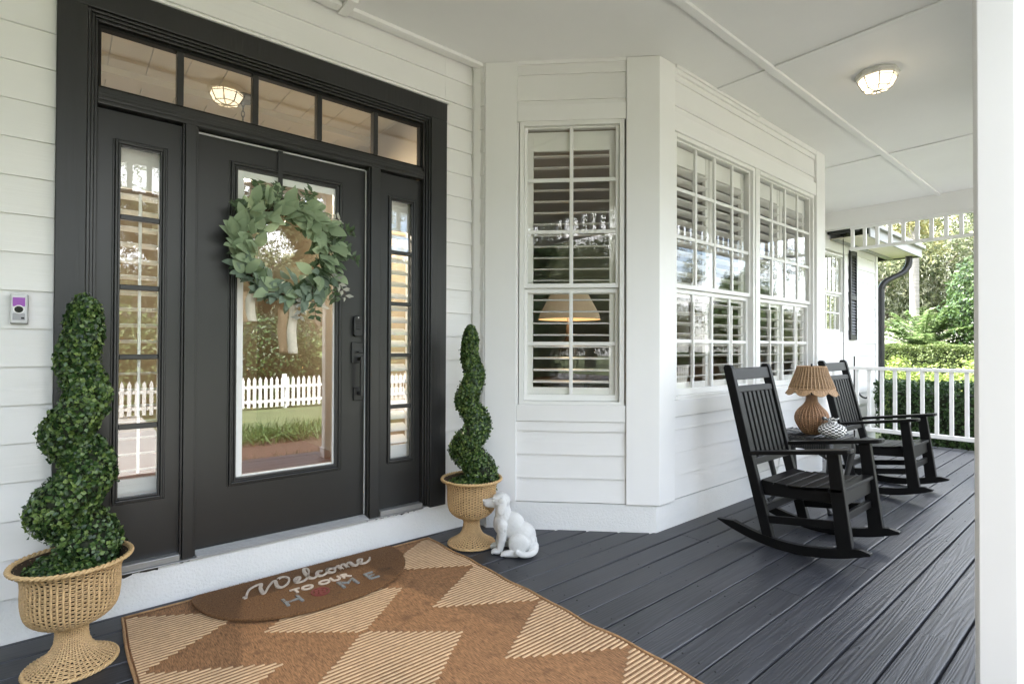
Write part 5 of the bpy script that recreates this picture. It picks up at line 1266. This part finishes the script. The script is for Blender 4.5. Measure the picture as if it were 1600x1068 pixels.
LAB = ['street oak left of the white car', 'street oak behind the white car', 'street oak across the street from the walk', 'street oak right of the blue car', 'street oak far along the road', 'street oak at the far bend of the road', 'street oak beyond the bay window side', 'street oak at the left end of the street', 'street oak nearest the far neighbour house', 'small lawn oak in front of the fence, left', 'small lawn oak at the far left of the yard', 'lawn oak beside the fence, mirrored in the wide window', 'lawn oak at the right end of the fence, mirrored in the wide window', 'lawn oak beyond the right end of the fence']
for i, (x, y, k, s) in enumerate([(-9, -12.6, 0, .8), (3.4, -22, 1, .9), (11, -24, 2, .85), (20, -26, 1, .95), (28, -21, 0, .8), (30, -33, 2, .9), (13, -34, 1, 1), (-15, -14, 3, .7), (-26, -30, 3, 1), (-7, -10, 0, .62), (-12.5, -9, 1, .6), (23, -12.9, 1, .62), (28.5, -6.6, 0, .6), (34, -3.5, 2, .6)]):
    o = dup_tree(OK[k], (x, y, GZ), i*1.1); o.scale = (s, s, s); o['label'] = LAB[i]; o['group'] = 'oak trees along the street'
def neighbour(x, y, w, d, h, label):
    t = thing('neighbour_house', (x, y, GZ), label, 'house', 'houses across the street')
    MB().box(x-w/2, x+w/2, y-d/2, y+d/2, GZ, GZ+h).build('wall', M['neighbour'], t)
    MB().prism([(y-d/2-.5, GZ+h), (y+d/2+.5, GZ+h), (y, GZ+h+2.4)], x-w/2-.4, x+w/2+.4, 'x').build('roof', M['roof'], t)
    for k in range(4):
        wx = x-w/2+w*(k+.5)/4; f = MB().box(wx-.65, wx+.65, y+d/2, y+d/2+.06, GZ+.9, GZ+2.3).build('window', M['fencewhite'], t); MB().box(wx-.55, wx+.55, y+d/2+.061, y+d/2+.07, GZ+1.0, GZ+2.2).build('pane', M['darkglass'], f)
neighbour(6, -34, 16, 9, 3.2, 'grey blue single storey house across the street'); neighbour(32, -38, 15, 9, 3.2, 'grey blue house farther down the street')
t = dup_tree(mg, (24.5, -8.0, GZ), 1.0); t.scale = (1.15, 1.15, 1.1); t['label'] = 'bright broadleaf tree at the right of the front lawn, mirrored in the wide window'; t['group'] = 'broadleaf trees'; mg['group'] = 'broadleaf trees'
bush('added_shade_shrub', 'tall dark evergreen shrub added left of the front steps to shade the near post', 'shrub', (-4.6, -2.4, 1.6), (1.5, 1.4, 2.3), 9000, .10, 'hedge')  # added out of view to cut the light reaching the near post
hedge('hedge', 'long dark hedge behind the right half of the picket fence', 'hedge', (12, 36, -10.8, -9.7, GZ, .95), 16000, .13, 'hedge')
hedge('hedge', 'tall evergreen screen added at the left of the yard to shade the porch', 'hedge', (-8.4, -7.0, -7, 6, GZ, 4.4), 15000, .17, 'hedge')  # unseen hedge put in to block sky light from the open left side
hedge('hedge', 'dark hedge behind the left half of the picket fence', 'hedge', (-4, 11.5, -11.6, -10.7, GZ, 1.5), 12000, .13, 'hedge')
# grassy border below the porch
n = 12000; P = np.stack([rng.uniform(-6, 6, n), np.where(rng.random(n) < .5, rng.uniform(-1.1, -.4, n), rng.uniform(-4.5, -3.3, n)), np.full(n, GZ+.13)], 1); P = P[(P[:, 0] < -1.3) | (P[:, 0] > 1.6)]
cl = np.stack([np.sin(P[:, 0]*9)*.12, np.cos(P[:, 0]*7)*.1, np.zeros(len(P))], 1)
o = link_mesh('border_grass', leaves('border_grass', P, rng.normal(0, 1, P.shape), .42, .045, .1, .3, np.tile([0, 0, 1.], (len(P), 1))+rng.normal(0, .45, P.shape)), M['grass'], None, (0, 0, 0)); tag(o, kind='stuff')
for i, x in enumerate((-1.5, 1.6, 4.4, 7.2, 10.5, 14)):
    bush('flowering_shrub' if i % 2 else 'shrub', ['dark shrub behind the picket fence left of the walk', 'shrub behind the picket fence by the walk', 'dark shrub behind the picket fence right of the walk', 'shrub behind the fence farther right', 'dark shrub behind the fence at the bend', 'last shrub behind the picket fence'][i], 'shrub', (x, -9.9, .85), (1.5, .75, 1.5), 5000, .14, 'hedge' if i % 2 == 0 else 'frond', 'shrubs behind the picket fence')
